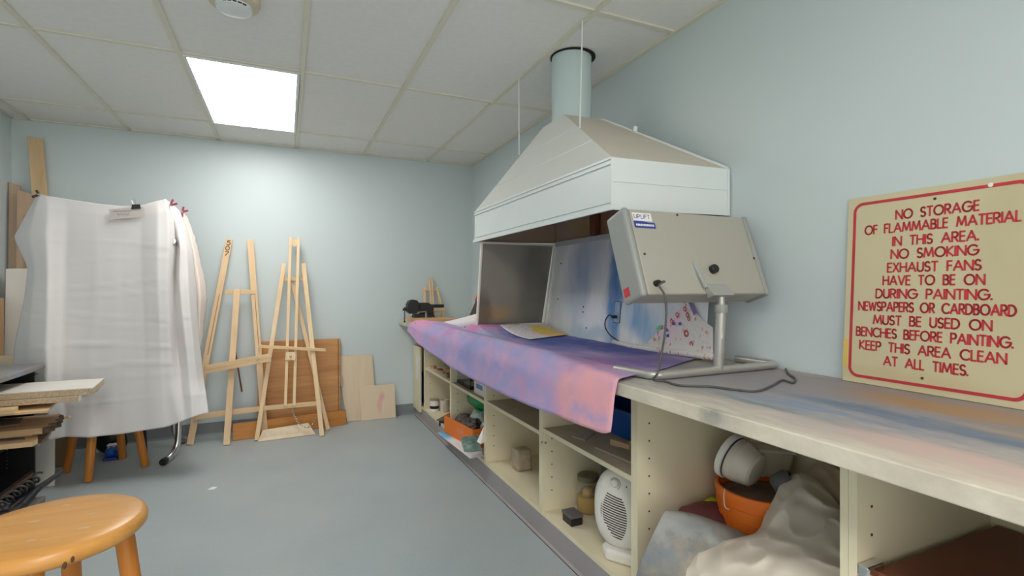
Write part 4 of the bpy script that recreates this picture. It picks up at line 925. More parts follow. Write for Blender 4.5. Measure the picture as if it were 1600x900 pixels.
def drape(name, mat, rows_, lab_, cat, nu=40, nv=40, amp=.02, sc=9, seed=1, th_=.006, bounds=None, ridge=.5):
    g = crom([[P(*p) for p in r] for r in rows_], nu, nv); g = rumple(g, amp, sc, seed, ridge=ridge)
    for r in g:
        for p in r:
            if bounds: p.x = min(max(p.x, bounds[0]), bounds[1]); p.y = min(max(p.y, bounds[2]), bounds[3])
            p.z = max(p.z, bounds[4] if bounds else 0)
    o = MB().grid(g).build(name, mat, None, smooth=True, solid=th_, off=-1); tag(o, lab_, cat); return o
BB = (1.0, 1.655, .736, 1.422, .130)
drape('cloth_bag', 'bag', [
    [(1218, 775, 1.70), (1226, 752, 1.72), (1246, 740, 1.70), (1268, 744, 1.66), (1294, 768, 1.60), (1318, 800, 1.52)],
    [(1212, 775, 1.62), (1222, 752, 1.64), (1246, 744, 1.62), (1270, 756, 1.58), (1294, 780, 1.53), (1319, 808, 1.46)],
    [(1196, 802, 1.60), (1216, 790, 1.56), (1240, 785, 1.53), (1266, 795, 1.49), (1292, 812, 1.45), (1320, 830, 1.40)],
    [(1180, 832, 1.59), (1204, 825, 1.53), (1232, 822, 1.49), (1262, 830, 1.44), (1292, 842, 1.39), (1321, 858, 1.35)],
    [(1126, 846, 1.60), (1160, 848, 1.53), (1200, 852, 1.46), (1240, 860, 1.40), (1282, 872, 1.33), (1322, 885, 1.29)],
    [(1078, 872, 1.59), (1122, 876, 1.50), (1170, 884, 1.42), (1220, 892, 1.35), (1274, 902, 1.28), (1323, 912, 1.24)],
    [(1055, 925, 1.58), (1100, 935, 1.48), (1160, 945, 1.39), (1215, 955, 1.32), (1270, 965, 1.25), (1324, 975, 1.21)],
    [(1060, 960, 1.62), (1105, 985, 1.55), (1165, 1010, 1.46), (1220, 1040, 1.38), (1275, 1080, 1.32), (1326, 1120, 1.27)]],
    'large crumpled white cloth bag spilling from the undivided bay', 'bag', 110, 110, .016, 6.5, 5, bounds=(1.06, 1.655, .736, 1.422, .130), ridge=1.3)
bl = [((1.15, 1.3, .35), (.2, .08, .06), (130, 138, 146), .7), ((1.1, 1.35, .25), (.2, .06, .06), (122, 130, 138), .7), ((1.2, 1.2, .3), (.1, .1, .05), (176, 158, 140), .6), ((1.2, 1.3, .42), (.2, .2, .03), (166, 170, 170), .7), ((1.25, 1.15, .36), (.1, .05, .04), (200, 184, 120), .6)]
gs = [[(1046, 798, 1.70), (1082, 802, 1.74), (1130, 818, 1.70), (1188, 842, 1.66)], [(1038, 800, 1.655), (1080, 808, 1.66), (1130, 824, 1.63), (1186, 848, 1.60)], [(1014, 848, 1.63), (1065, 850, 1.60), (1115, 858, 1.57), (1160, 868, 1.55)], [(996, 892, 1.64), (1045, 900, 1.58), (1090, 910, 1.54), (1135, 920, 1.53)], [(990, 930, 1.66), (1040, 945, 1.60), (1090, 960, 1.56), (1135, 975, 1.55)]]
o = drape('painted_sheet', 'paper', gs, 'stiff blue and grey paint-stained sheet beside the divider', 'sheet', 40, 40, .008, 9, 11, bounds=(1.04, 1.655, .736, 1.424, .128))
o.data.materials[0] = blobs('stained_sheet', (156, 148, 134), bl, OFF[o.name], .6, .06, 11, (1, 1, 1), .8, second=(130, 130, 128))
drape('vinyl_cushion', 'maroon', [[(1070, 790, 1.80), (1110, 782, 1.83), (1160, 792, 1.80), (1215, 812, 1.70)], [(1063, 793, 1.77), (1108, 792, 1.77), (1160, 806, 1.735), (1212, 828, 1.66)], [(1060, 805, 1.74), (1106, 815, 1.725), (1158, 832, 1.69), (1208, 852, 1.63)], [(1060, 850, 1.74), (1106, 860, 1.72), (1158, 870, 1.69), (1208, 885, 1.63)]],
      'maroon vinyl roll behind the paint-stained sheet', 'cushion', 24, 30, .006, 10, 3, bounds=(1.1, 1.655, .736, 1.422, .13))
o = lump('lime_cloth', 'lime', P(1114, 788, 1.835), (.035, .018, .022), .4, 30, 4); tag(o, 'yellow-green cloth scrap behind the maroon roll', 'cloth')
drape('plastic_bag', plain('beige_film', (192, 172, 146), .4, var=.15, vs=12), [[(1262, 735, 1.68), (1285, 722, 1.68), (1322, 740, 1.62)], [(1264, 750, 1.66), (1290, 745, 1.64), (1322, 770, 1.60)], [(1285, 790, 1.62), (1300, 800, 1.60), (1322, 815, 1.57)], [(1285, 860, 1.63), (1300, 860, 1.60), (1322, 870, 1.57)]],
      'beige plastic bag at the back behind the white cloth bag', 'bag', 30, 30, .012, 12, 17, bounds=(1.1, 1.655, .736, 1.422, .13))
# bay G
o = MB().box(1.15, 1.655, -.02, .672, .5756, .590).build('red_board', plain('red_brown_board', (120, 66, 44), .5, var=.15), None, .002); tag(o, 'reddish brown board lying on the shelf at the right edge', 'board')

# ------------------------------------------------------------------ back wall: easels and boards
def post(name, mat, a, c, wd, th_, parent, side=(1, 0, 0), bev=.0015): return MB().beam(a, c, wd, th_, side).build(name, mat, parent, bev)
EA = thing('easel', 'pale wooden easel with burnt-in number at left, leaning on the back wall', 'easel', (-.40, 4.48, 0))
def ea(px, py, z, y0=4.50, y1=4.685, zt=1.59): return ony(px, py, y0+(y1-y0)*z/zt)
wl_, wr_, wc_ = (ea(297, 692, 0), ea(358.5, 374, 1.59)), (ea(414, 683, 0), ea(391, 375, 1.59)), None
wl_[0].z = .004; wr_[0].z = .004
pL = post('leg', 'pine', wl_[0], wl_[1], .046, .022, EA)
pR = post('leg', 'pine', wr_[0], wr_[1], .046, .022, EA)
ca, cb_ = ea(371, 452, 1.18)+Vector((0, -.022, 0)), onz(354, 695, .004); post('mast', 'pine', cb_, ca, .044, .022, EA)
post('crossbar', 'pine_x', ea(352, 456, 1.165)+Vector((0, -.010, 0)), ea(399, 456, 1.165)+Vector((0, -.010, 0)), .034, .018, EA, (0, 0, 1))
def lr(f): return wl_[0].lerp(wl_[1], f), wr_[0].lerp(wr_[1], f)
a, c = lr(.13); post('lower_crossbar', 'pine_x', a+Vector((-.0, -.022, 0)), c+Vector((0, -.022, .02)), .04, .018, EA, (0, 0, 1))
ta = ony(320, 577, 4.44); tb = ony(424, 557, 4.44)
post('tray', 'pine_x', ta, tb, .02, .05, EA, (0, 0, 1)); post('tray_lip', 'pine_x', ta+Vector((0, -.022, .015)), tb+Vector((0, -.022, .015)), .03, .008, EA, (0, 0, 1)); post('tray_rail', 'pine_x', ta+Vector((0, -.012, -.022)), tb+Vector((0, -.012, -.022)), .022, .03, EA, (0, 0, 1))
MB().lathe([(.008, 0), (.008, .01), (.004, .016)], ony(403, 562, 4.405), (0, -1, 0), 12).build('wing_bolt', 'steel', EA)
post('rear_strut', wood('dark_strut', (150, 96, 60), (110, 66, 40), 2, 2), ony(367, 545, 4.60), ony(378, 612, 4.66), .012, .012, EA)
gv = MB()
for f0, f1, (p0, p1) in ((.42, .72, wl_), (.42, .72, wr_)):
    gv.beam(p0.lerp(p1, f0)+Vector((.004, -.012, 0)), p0.lerp(p1, f1)+Vector((.004, -.012, 0)), .003, .002)
gv.build('slot_line', 'brown_ink', EA)
un = Vector((0, -1, .116)).normalized(); dv = (wl_[1]-wl_[0]).normalized(); rt = dv.cross(un).normalized()
if rt.x < 0: rt = -rt
nm = MB()
for i, ch in enumerate('507'):
    strokes(nm, ch, wl_[1]-dv*(.048+i*.045)-rt*.013+un*.0118, rt, dv, un, .026, .034, .17, .2, .0012)
nm.build('number', 'brown_ink', pL)
EB = thing('easel', 'pale double-mast wooden easel at right, leaning before the butcher-block board', 'easel', (.08, 4.45, 0))
eL = (onz(401, 688, .004), ony(444, 412, 4.66)); eR = (onz(503, 681, .004), ony(474, 412, 4.66)); e3 = (onz(513, 672, .004), ony(456, 438, 4.69))
e3[0].y = 4.50
post('leg', 'pine2', eL[0], eL[1], .032, .02, EB); post('leg', 'pine2', eR[0], eR[1], .034, .02, EB); post('rear_leg', 'pine2', e3[0], e3[1], .030, .018, EB)
post('mast', 'pine2', ony(446, 634, 4.415), ony(454, 371, 4.66), .022, .02, EB); post('mast', 'pine2', ony(459.5, 634, 4.415), ony(466.5, 371, 4.66), .022, .02, EB)
MB().prism([ony(457, 374, 4.652), ony(464, 374, 4.652), ony(463.5, 382, 4.648), ony(460, 386, 4.648), ony(457, 383, 4.648)], (0, .018, 0)).build('mast_block', 'pine2', EB)
post('crossbar', 'pine_x', ony(442, 436, 4.662), ony(477, 436, 4.662), .03, .018, EB, (0, 0, 1))
post('canvas_ledge', 'pine_x', ony(404, 541, 4.47), ony(509, 547, 4.47), .022, .03, EB, (0, 0, 1)); post('sliding_block', 'pine2', ony(454.5, 550, 4.475), ony(453.5, 563, 4.46), .075, .02, EB)
MB().lathe([(.008, 0), (.008, .012), (.004, .016)], ony(454, 556, 4.455), (0, -1, 0), 12).build('wing_bolt', 'steel', EB)
MB().lathe([(.005, 0), (.005, .006)], ony(506.5, 547, 4.455), (0, -1, 0), 10).build('screw', 'steel', EB)
post('lower_crossbar', 'pine_x', ony(411, 638, 4.425), ony(499, 630, 4.425), .034, .018, EB, (0, 0, 1))
chn = _crl([ony(457, 640, 4.41), ony(459, 648, 4.405), ony(465, 659, 4.40), ony(472, 666, 4.395), ony(480, 668, 4.39), ony(487, 664, 4.392), ony(492, 656, 4.40), ony(496, 648, 4.405)], 27)
cm_ = MB()
for i, (a, c) in enumerate(zip(chn, chn[1:])):
    md = (a+c)/2; d = (c-a); s_ = Vector((0, 1, 0)) if i % 2 else d.cross(Vector((0, 1, 0))).normalized()
    cm_.tube([md+d*.68*math.cos(2*math.pi*q/10)+s_*.006*math.sin(2*math.pi*q/10) for q in range(11)], .0018, 5, False)
lab(cm_.build('chain', 'chrome', EB), 'thin metal chain')
o = thing('butcher_block_board', 'honey brown butcher-block board standing behind the easels', 'board', (.12, 4.69, 0))
a, c = ony(405, 532, 4.70), ony(526, 527, 4.70); bl_, br_ = Vector((-.21, 4.655, .002)), Vector((.442, 4.655, .002)); a.x = -.21; c.x = .442; c.z = a.z = .742
MB().hexa([bl_, br_, br_+Vector((0, .03, 0)), bl_+Vector((0, .03, 0)), a, c, c+Vector((0, .03, 0)), a+Vector((0, .03, 0))]).build('panel', 'butcher', o, .003)
lab(MB().beam((.424, 4.652, .004), (.424, 4.697, .738), .004, .004).build('edge_groove', 'brown_ink', o), 'dark joint line')
MB().tube(_crl([(.444, 4.672, .42), (.458, 4.66, .40), (.462, 4.66, .36), (.456, 4.66, .32), (.444, 4.67, .31)], 16), .003, 6).build('wire_handle', 'steel', o)
o = MB(); o.hexa([(-.375, 4.475, .002), (.482, 4.612, .002), (.482, 4.634, .002), (-.375, 4.497, .002), (-.375, 4.488, .128), (.482, 4.625, .122), (.482, 4.647, .122), (-.375, 4.510, .128)])
o = o.build('plank', 'beam', None, .002); tag(o, 'orange-brown plank on edge along the floor behind the easel legs', 'plank')
q = [onz(402, 691, .003), onz(494, 684, .003), Vector((.17, 4.46, .085)), Vector((-.03, 4.44, .075)), Vector((-.16, 4.40, .08))]
q[0].y = 4.365; q[1].y = 4.40
o = MB().prism(q, (0, .008, .0)).build('plywood_scrap', 'ply', None); tag(o, 'thin brown plywood scrap lying against the plank between easel feet', 'board')
pw = plain('stained_ply', (224, 200, 170), .65, var=.05, vs=4)
o = MB(); tl, tr_ = ony(525, 556, 4.732), ony(581.5, 554, 4.732); o.hexa([(.50, 4.70, .002), (.755, 4.70, .002), (.755, 4.708, .002), (.50, 4.708, .002), (tl.x, 4.724, tl.z), (tr_.x, 4.724, tr_.z), (tr_.x, 4.732, tr_.z), (tl.x, 4.732, tl.z)])
kn_ = o.build('plywood_board', 'ply', None); tag(kn_, 'tall pale plywood board leaning on the back wall right of the easels', 'board')
o = MB(); o.hexa([(.62, 4.675, .002), (.925, 4.675, .002), (.925, 4.683, .002), (.62, 4.683, .002), (.60, 4.705, .302), (.918, 4.705, .305), (.918, 4.713, .305), (.60, 4.713, .302)])
o = o.build('plywood_board', 'ply', None); tag(o, 'low plywood board with pink smear in front of the taller one', 'board')
o.data.materials[0] = blobs('pink_smeared_ply', (234, 212, 184), [((.78, 4.69, .13), (.03, .2, .09), (232, 170, 168), .6), ((.80, 4.69, .2), (.03, .2, .05), (226, 160, 160), .6)], OFF[o.name], .6, .02, 8)
o = MB().prism([(-.42, 3.45, .0008), (-.385, 3.44, .0008), (-.37, 3.475, .0008), (-.40, 3.49, .0008)], (0, 0, .004)).build('paper_scrap', 'paper', None); tag(o, 'tiny white paper scrap lying alone on the floor', 'paper')

# ------------------------------------------------------------------ left: draped sheet and what it hides
TB = thing('drafting_table', 'steel-legged drafting table hidden under the white sheet', 'table', (-.95, 4.2, 0))
MB().hexa([(-1.28, 3.93, .50), (-.66, 3.93, .50), (-.66, 3.96, .50), (-1.28, 3.96, .50), (-1.29, 3.92, 1.63), (-.70, 3.92, 1.63), (-.70, 3.95, 1.63), (-1.29, 3.95, 1.63)]).build('board', 'ply', TB, .003)
sharp(MB().tube(_crl([(-.742, 4.08, .02), (-.732, 4.12, .026), (-.70, 4.17, .07), (-.685, 4.19, .16), (-.68, 4.21, .50), (-.68, 4.23, 1.45), (-.68, 4.10, 1.5), (-.68, 3.965, 1.5)], 50), .019, 14).build('leg', 'chrome', TB), 60)
MB().lathe([(.023, -.012), (.023, .028)], (-.744, 4.072, .025), (-.2, -1, .0), 14).build('foot_cap', 'black', TB)
sharp(MB().tube(_crl([(-.70, 4.60, .02), (-.715, 4.55, .026), (-.75, 4.50, .08), (-.765, 4.48, .2), (-.76, 4.46, .6), (-.70, 4.25, 1.40)], 40), .017, 12).build('leg', 'steel', TB), 60)
sharp(MB().tube([(-1.44, 4.16, .004), (-1.395, 4.14, .5), (-1.28, 4.0, 1.2)], .012, 12).build('leg', 'chrome', TB), 60)
MB().beam((-.905, 4.30, .004), (-.925, 4.32, .6), .035, .02).build('center_strut', 'black', TB)
MB().beam((-1.29, 4.235, .60), (-.67, 4.235, .60), .02, .02, (0, 0, 1)).build('stretcher', 'steel', TB)
# the sheet: rows from the top edge to the hem; (px, py, y)
SR = [
 [(56, 308, 3.93), (62, 303, 3.885), (72, 306, 3.875), (105, 311, 3.875), (150, 318, 3.875), (190, 322, 3.875), (220, 321, 3.87), (245, 314, 3.87), (258, 311, 3.875), (266, 317, 3.97), (272, 322, 4.05), (279, 328, 4.12), (284, 338, 4.20)],
 [(40, 336, 4.00), (54, 326, 3.87), (74, 325, 3.855), (105, 328, 3.87), (150, 334, 3.862), (190, 338, 3.862), (220, 338, 3.862), (246, 332, 3.845), (262, 330, 3.86), (270, 337, 3.98), (276, 345, 3.99), (284, 350, 4.08), (291, 358, 4.18)],
 [(21, 371, 4.03), (44, 366, 3.87), (72, 366, 3.83), (104, 368, 3.87), (150, 372, 3.85), (190, 374, 3.855), (220, 376, 3.85), (246, 376, 3.82), (264, 376, 3.85), (276, 382, 4.02), (282, 388, 3.93), (292, 392, 4.0), (301, 396, 4.14)],
 [(44, 418, 3.99), (54, 420, 3.86), (74, 422, 3.805), (102, 424, 3.87), (150, 424, 3.84), (190, 424, 3.845), (222, 425, 3.84), (246, 428, 3.805), (263, 428, 3.83), (272, 432, 4.00), (280, 436, 3.90), (294, 440, 3.92), (306, 446, 4.10)],
 [(38, 470, 3.99), (50, 474, 3.86), (74, 476, 3.785), (100, 478, 3.865), (150, 478, 3.83), (192, 478, 3.835), (224, 478, 3.828), (248, 480, 3.79), (264, 482, 3.82), (272, 484, 3.93), (284, 486, 3.86), (297, 488, 3.88), (309, 494, 4.04)],
 [(24, 534, 4.0), (44, 536, 3.86), (72, 538, 3.77), (98, 540, 3.855), (140, 542, 3.82), (190, 540, 3.822), (226, 540, 3.815), (250, 540, 3.785), (266, 540, 3.81), (276, 540, 3.90), (290, 540, 3.82), (302, 540, 3.84), (312, 540, 3.96)],
 [(18, 592, 4.0), (42, 594, 3.86), (72, 596, 3.765), (98, 598, 3.84), (140, 600, 3.80), (186, 598, 3.81), (226, 597, 3.795), (252, 596, 3.775), (268, 596, 3.79), (282, 595, 3.82), (296, 594, 3.79), (308, 593, 3.81), (318, 592, 3.88)],
 [(14, 650, 4.0), (42, 650, 3.86), (74, 646, 3.765), (104, 644, 3.82), (140, 644, 3.785), (184, 642, 3.79), (226, 638, 3.775), (254, 634, 3.765), (272, 632, 3.765), (286, 628, 3.77), (300, 624, 3.75), (312, 620, 3.77), (322, 616, 3.80)],
 [(10, 722, 4.0), (45, 704, 3.88), (76, 688, 3.77), (104, 681, 3.81), (140, 684.5, 3.755), (184, 679, 3.775), (226, 672.5, 3.765), (258, 667.5, 3.75), (275, 662, 3.74), (287, 657, 3.73), (300, 652, 3.72), (313, 648, 3.73), (326, 645, 3.75)]]
gS = [[ony(px, py, y+.035) for px, py, y in r] for r in SR]
def lin2(g, nu, nv):
    a, b = len(g), len(g[0]); o = []
    for i in range(nu):
        x = i/(nu-1)*(a-1); i0 = min(int(x), a-2); f = x-i0; r = []
        for j in range(nv):
            y = j/(nv-1)*(b-1); j0 = min(int(y), b-2); e = y-j0
            r.append(g[i0][j0].lerp(g[i0+1][j0], f).lerp(g[i0][j0+1].lerp(g[i0+1][j0+1], f), e))
        o.append(r)
    return o
gS = lin2(gS, 109, 145)
for _ in range(3):
    n_g = [r[:] for r in gS]
    for i in range(109):
        for j in range(145):
            if 0 < i < 108 and 0 < j < 144: n_g[i][j] = (gS[i-1][j]+gS[i+1][j]+gS[i][j-1]+gS[i][j+1])*.125+gS[i][j]*.5
            elif 0 < i < 108: n_g[i][j] = (gS[i-1][j]+gS[i+1][j])*.2+gS[i][j]*.6
            elif 0 < j < 144: n_g[i][j] = (gS[i][j-1]+gS[i][j+1])*.2+gS[i][j]*.6
    gS = n_g
for i, r in enumerate(gS):
    t_ = i/108
    for j, p in enumerate(r):
        s_ = j/144
        fold = .007*math.sin(s_*46+3*math.sin(t_*3))*min(1, t_*1.5)*.35 + .010*mnoise.noise(Vector((p.x*3.2, 0, p.z*2.1)))*min(1, t_*2)
        # faint pressed creases running across, as from a packed sheet
        cre = 0
        for zc, am in ((1.46, .005), (1.36, .004), (1.22, .006), (1.16, .006), (1.02, .007), (.97, .005), (.83, .010), (.70, .006), (.62, .005), (.50, .004)):
            cre += am*math.exp(-((p.z-zc-.02*math.sin(p.x*5+zc*9)-.06*(p.x+.9)*math.sin(zc*11))/.007)**2)*(.6+.6*mnoise.noise(Vector((p.x*3+zc*7, zc, 0))))
        swag = .022*math.exp(-((s_-.24)/.05)**2)*t_-.012*math.exp(-((s_-.36)/.05)**2)*t_
        p.y -= fold+cre+swag-.004
        p.y = min(p.y, 4.6)
DS = MB().grid(gS).build('dust_sheet', 'white_cloth', None, smooth=True, solid=.003)
tag(DS, 'large white cotton sheet clipped up and hanging over the drafting table', 'sheet')
gC = [[(282, 334, 4.26), (286, 333, 4.27), (291, 338, 4.32)], [(290, 366, 4.22), (297, 366, 4.22), (303, 368, 4.29)], [(296, 396, 4.18), (303, 396, 4.18), (310, 398, 4.26)], [(300, 440, 4.14), (311, 442, 4.13), (321, 447, 4.22)], [(300, 462, 4.13), (312, 464, 4.11), (322.5, 467, 4.20)], [(302, 502, 4.10), (311, 504, 4.09), (317, 508, 4.17)], [(303, 545, 4.02), (309, 545, 4.02), (314, 546, 4.09)]]
gC = lin2([[ony(*p) for p in r] for r in gC], 40, 16)
fz = random.Random(3)
for i, r in enumerate(gC):
    r[-1] += Vector((fz.uniform(-.004, .006), 0, 0))
    for p in r: p.y += .02
o = MB().grid(gC).build('cream_cloth', plain('cream_cotton', (230, 216, 206), .9, var=.03, vs=5), None, smooth=True, solid=.003)
tag(o, 'cream cloth with frayed edge pegged behind the right side of the sheet', 'cloth')
nt_ = MB(); fr_ = [(170, 327), (223, 323), (226, 339), (174, 343)]
nn_ = [ony(px, py, 3.878) for px, py in fr_]
note = MB().prism(nn_, (0, .0015, 0)).build('paper_note', plain('grey_paper', (206, 198, 190), .8), None); tag(note, 'small paper note with faint handwriting clipped to the sheet top', 'note')
hw_ = MB()
for k in range(9):
    a = ony(176+k*3.2, 331+.0*k, 3.8775); c = ony(178+k*3.2, 328.5-.1*k, 3.8775); d = ony(178.8+k*3.2, 331.2, 3.8775); hw_.tube([a, c, d], .0012, 5)
for k in range(5):
    a = ony(183+k*4, 336, 3.8775); c = ony(185+k*4, 333, 3.8775); d = ony(186+k*4, 336.5, 3.8775); hw_.tube([a, c, d], .0012, 5)
hw_.build('handwriting', 'lead', note)
bc = thing('binder_clip', 'black binder clip holding the paper note on the sheet', 'clip', ony(212, 326, 3.87))
MB().hexa([ony(205, 327, 3.872), ony(220, 326, 3.872), ony(220, 326, 3.90), ony(205, 327, 3.90), ony(206, 319.5, 3.88), ony(219, 319, 3.88), ony(219, 319, 3.895), ony(206, 319.5, 3.895)]).build('body', plain('patterned_black', (44, 42, 42), .4, var=.9, vs=220), bc, .001)
MB().tube(_crl([ony(208, 319, 3.884), ony(205.5, 313, 3.89), ony(207.5, 311, 3.892), ony(211, 311.5, 3.892), ony(211.5, 319, 3.884)], 20), .0012, 6).build('wire_handle', 'steel', bc)
def peg(lab_, c, prongs, mat, tail=None):
    t = thing('clothes_peg', lab_, 'clothes peg', c)
    for p in prongs: MB().beam(c, p, .012, .008).build('jaw', mat, t, .001)
    if tail is not None: MB().beam(c, tail, .014, .010).build('grip_end', mat, t, .001)
    MB().lathe([(.006, -.007), (.006, .007)], c, (0, 1, 0), 10).build('spring', 'steel', t)
peg('dark clothes peg holding the left top corner of the sheet', ony(61, 304, 3.90), [ony(56.5, 297, 3.895), ony(50, 308, 3.895)], plain('dark_peg', (66, 56, 50), .6))
peg('pink clothes peg at the right top corner of the sheet', ony(266, 321, 3.96), [ony(270.5, 311.5, 3.95), ony(277, 318, 3.95)], 'pink_plastic')
peg('pink clothes peg farther back on the right side of the sheet', ony(285, 331, 4.22), [ony(287, 323, 4.21), ony(294, 329, 4.21)], 'pink_plastic', ony(284.5, 339, 4.22))
# stools
def stool(t, c, R, h, thk, rot, foot_r, top_r, leg_r, str_h):
    cx, cy = c
    st_ = MB().lathe([(R-.030, h-thk), (R-.010, h-thk+.003), (R-.001, h-thk+.012), (R, h-.018), (R-.005, h-.006), (R-.016, h), (R-.06, h+.0005)], (cx, cy, 0), n=64); sharp(st_.build('seat', 'stool', t), 60)
    ft = []
    for k in range(4):
        a = rot+k*math.pi/2; p0 = Vector((cx+foot_r*math.cos(a), cy+foot_r*math.sin(a), .002)); p1 = Vector((cx+top_r*math.cos(a), cy+top_r*math.sin(a), h-thk-.0005)); ft.append((p0, p1))
        sharp(MB().tube([p0, p0.lerp(p1, .012), p0.lerp(p1, .5), p1], [leg_r*.82, leg_r*.95, leg_r, leg_r], 20).build('leg', 'stool_leg', t), 50)
    for k in range(4):
        f = (str_h+(.05 if k % 2 else 0))/h; a = ft[k][0].lerp(ft[k][1], f); c2 = ft[(k+1) % 4][0].lerp(ft[(k+1) % 4][1], f)
        MB().beam(a, c2, .022, .016, (0, 0, 1)).build('stretcher', 'stool_leg', t, .003)
t1 = thing('stool', 'round honey pine stool in the left foreground with worn seat', 'stool', (-.505, 1.545, 0))
vd = math.atan2(1.545, -.505)
stool(t1, (-.505, 1.545), .185, .635, .042, vd-math.pi/2-math.radians(14), .205, .135, .021, .17)
ch = MB(); ed = [(0, 0), (.02, .004), (.03, .012), (.012, .016), (-.006, .008)]
sp_ = MB()
for an, rr_, s_ in ((-40, .1, .012), (20, .07, .008), (95, .11, .01), (150, .05, .012), (-95, .09, .010), (60, .14, .006)):
    a = math.radians(an); c = Vector((-.505+rr_*math.cos(a), 1.545+rr_*math.sin(a), .6357)); sp_.add([c+Vector((math.cos(q*math.pi/5)*s_*(1+.3*math.sin(q*2.3)), math.sin(q*math.pi/5)*s_*.6, .0002)) for q in range(10)], [list(range(10))])
lab(sp_.build('paint_spots', plain('pale_spots', (216, 176, 128), .5), t1), 'pale worn spots')
dk = MB()
for an in (-62, -66): 
    a = math.radians(an); c = Vector((-.505+.182*math.cos(a), 1.545+.182*math.sin(a), .610 if an == -62 else .602)); dk.ball(c, (.0042, .0042, .009))
lab(dk.build('edge_knots', 'brown_ink', t1), 'dark knots in the edge')
t2 = thing('stool', 'orange pine stool standing under the white sheet', 'stool', (-1.07, 4.12, 0))
stool(t2, (-1.072, 4.118), .165, .45, .04, math.atan2(3.906-4.118, -1.116+1.072)-math.radians(-3), .222, .15, .024, .33)
SHO = thing('shoe', 'blue shoe with white top on the floor under the sheet', 'shoe', (-1.11, 4.42, 0)); so = Vector((-1.105, 4.38, .002))
lump('upper', 'blue_pl', so+Vector((0, .03, .045)), (.045, .10, .045), .12, 9, 3, SHO); MB().prism([so+Vector((a, c, 0)) for a, c in ((-.04, -.07), (.04, -.07), (.045, .12), (-.045, .12))], (0, 0, .016)).build('sole', 'blue_ink', SHO, .004)
MB().box(so.x-.03, so.x+.03, so.y-.02, so.y+.03, so.z+.085, so.z+.096).build('tongue', 'paper', SHO, .004)
lc = MB()
for k in range(3): lc.beam(so+Vector((-.02, -.055+.012*k, .05+.014*k)), so+Vector((.02, -.05+.012*k, .055+.014*k)), .005, .005)
lc.build('laces', 'paper', SHO)
o = lump('dark_bundle', 'black', (-1.14, 4.50, .10), (.09, .06, .098), .2, 8, 6); tag(o, 'dark bundle behind the blue shoe under the sheet', 'bundle')
o = MB(); o.hexa([(-1.50, 4.30, .002), (-1.33, 4.30, .002), (-1.33, 4.318, .002), (-1.50, 4.318, .002), (-1.50, 4.36, .55), (-1.30, 4.36, .55), (-1.30, 4.378, .55), (-1.50, 4.378, .55)]); o = o.build('brown_board', plain('brown_ply', (150, 122, 92), .7), None); tag(o, 'brown board standing under the sheet behind the stool', 'board')
o = MB().box(-1.50, -1.268, 3.90, 3.916, .002, .40).build('white_board', 'white_lam', None, .002); tag(o, 'white panel on the floor between black shelf unit and stool', 'panel')
# planks in the corner
def slab(name, mat, tl, tr, zl, zr, yt, yb, xl, xr, z0, th_, lab_, cat):
    o = MB(); o.hexa([(xl, yb-th_, z0), (xr, yb-th_, z0), (xr, yb, z0), (xl, yb, z0), (tl, yt-th_, zl), (tr, yt-th_, zr), (tr, yt, zr), (tl, yt, zl)])
    o = o.build(name, mat, None, .0015); tag(o, lab_, cat); return o
slab('plank', wood('tall_pine', (226, 198, 156), (206, 172, 126), 2, 2), -1.68, -1.597, 2.27, 2.262, 4.728, 4.60, -1.50, -1.412, .002, .025, 'tall narrow pine plank leaning in the left back corner', 'plank')
wd1 = wood('pink_plank', (202, 176, 152), (184, 154, 126), 1.4, 2, .6)
slab('plank', wd1, -1.772, -1.714, 1.935, 1.915, 4.70, 4.665, -1.768, -1.70, .002, .016, 'wide pinkish plank leaning by the left wall, taller of the pair', 'plank')
slab('plank', wd1, -1.712, -1.62, 1.875, 1.850, 4.655, 4.585, -1.70, -1.60, .002, .014, 'shorter pinkish plank standing against the taller one', 'plank')
slab('plank', wood('small_pine', (228, 192, 140), (206, 166, 110), 2, 2), -1.655, -1.58, 1.72, 1.765, 4.63, 4.56, -1.64, -1.56, .002, .012, 'short pine offcut before the pinkish planks', 'plank')
slab('white_board', 'white_lam', -1.735, -1.595, 1.322, 1.326, 4.56, 4.50, -1.735, -1.56, .002, .012, 'off-white board standing before the planks in the corner', 'board')
o = MB().box(-1.778, -1.695, 4.36, 4.42, .002, 1.125).build('cardboard_sheet', 'cardboard', None, .002); tag(o, 'tan cardboard panel against the left wall below the planks', 'cardboard')
o = MB().box(-1.775, -1.692, 4.35, 4.359, .98, 1.12).build('cardboard_strip', plain('darker_card', (178, 140, 100), .8), None, .001); tag(o, 'darker cardboard strip across the top of the tan panel', 'cardboard')
o = MB().box(-1.69, -1.52, 4.30, 4.312, .002, .755).build('cream_board', plain('cream_board', (226, 208, 176), .6), None, .001); tag(o, 'low cream board at the left behind the black shelf unit', 'board')

# ------------------------------------------------------------------ black shelf unit with boards
U = thing('shelf_unit', 'black open shelf unit with grey top at the left edge', 'shelf unit', (-1.52, 3.2, 0)); ux0, ux1, uy0, uy1 = -1.776, -1.285, 2.55, 3.70
M['unit'] = plain('black_laminate', (24, 25, 25), .5, var=.15)
MB().box(ux0, ux1, uy1-.018, uy1, .0, .73).build('side_panel', 'unit', U, .001); MB().box(ux0, ux1, uy0, uy0+.018, .0, .73).build('side_panel', 'unit', U, .001)
MB().box(ux0, ux0+.01, uy0+.018, uy1-.018, .0, .73).build('back_panel', 'unit', U)
for z in (.16, .377, .557): MB().box(ux0+.01, ux1-.002, uy0+.019, uy1-.019, z, z+.018).build('shelf', 'unit', U)
lab(MB().box(ux1-.012, ux1-.001, uy0+.02, uy1-.02, .145, .159).build('front_rail', plain('brown_rail', (146, 92, 56), .6), U), 'brown strip under the bottom shelf')
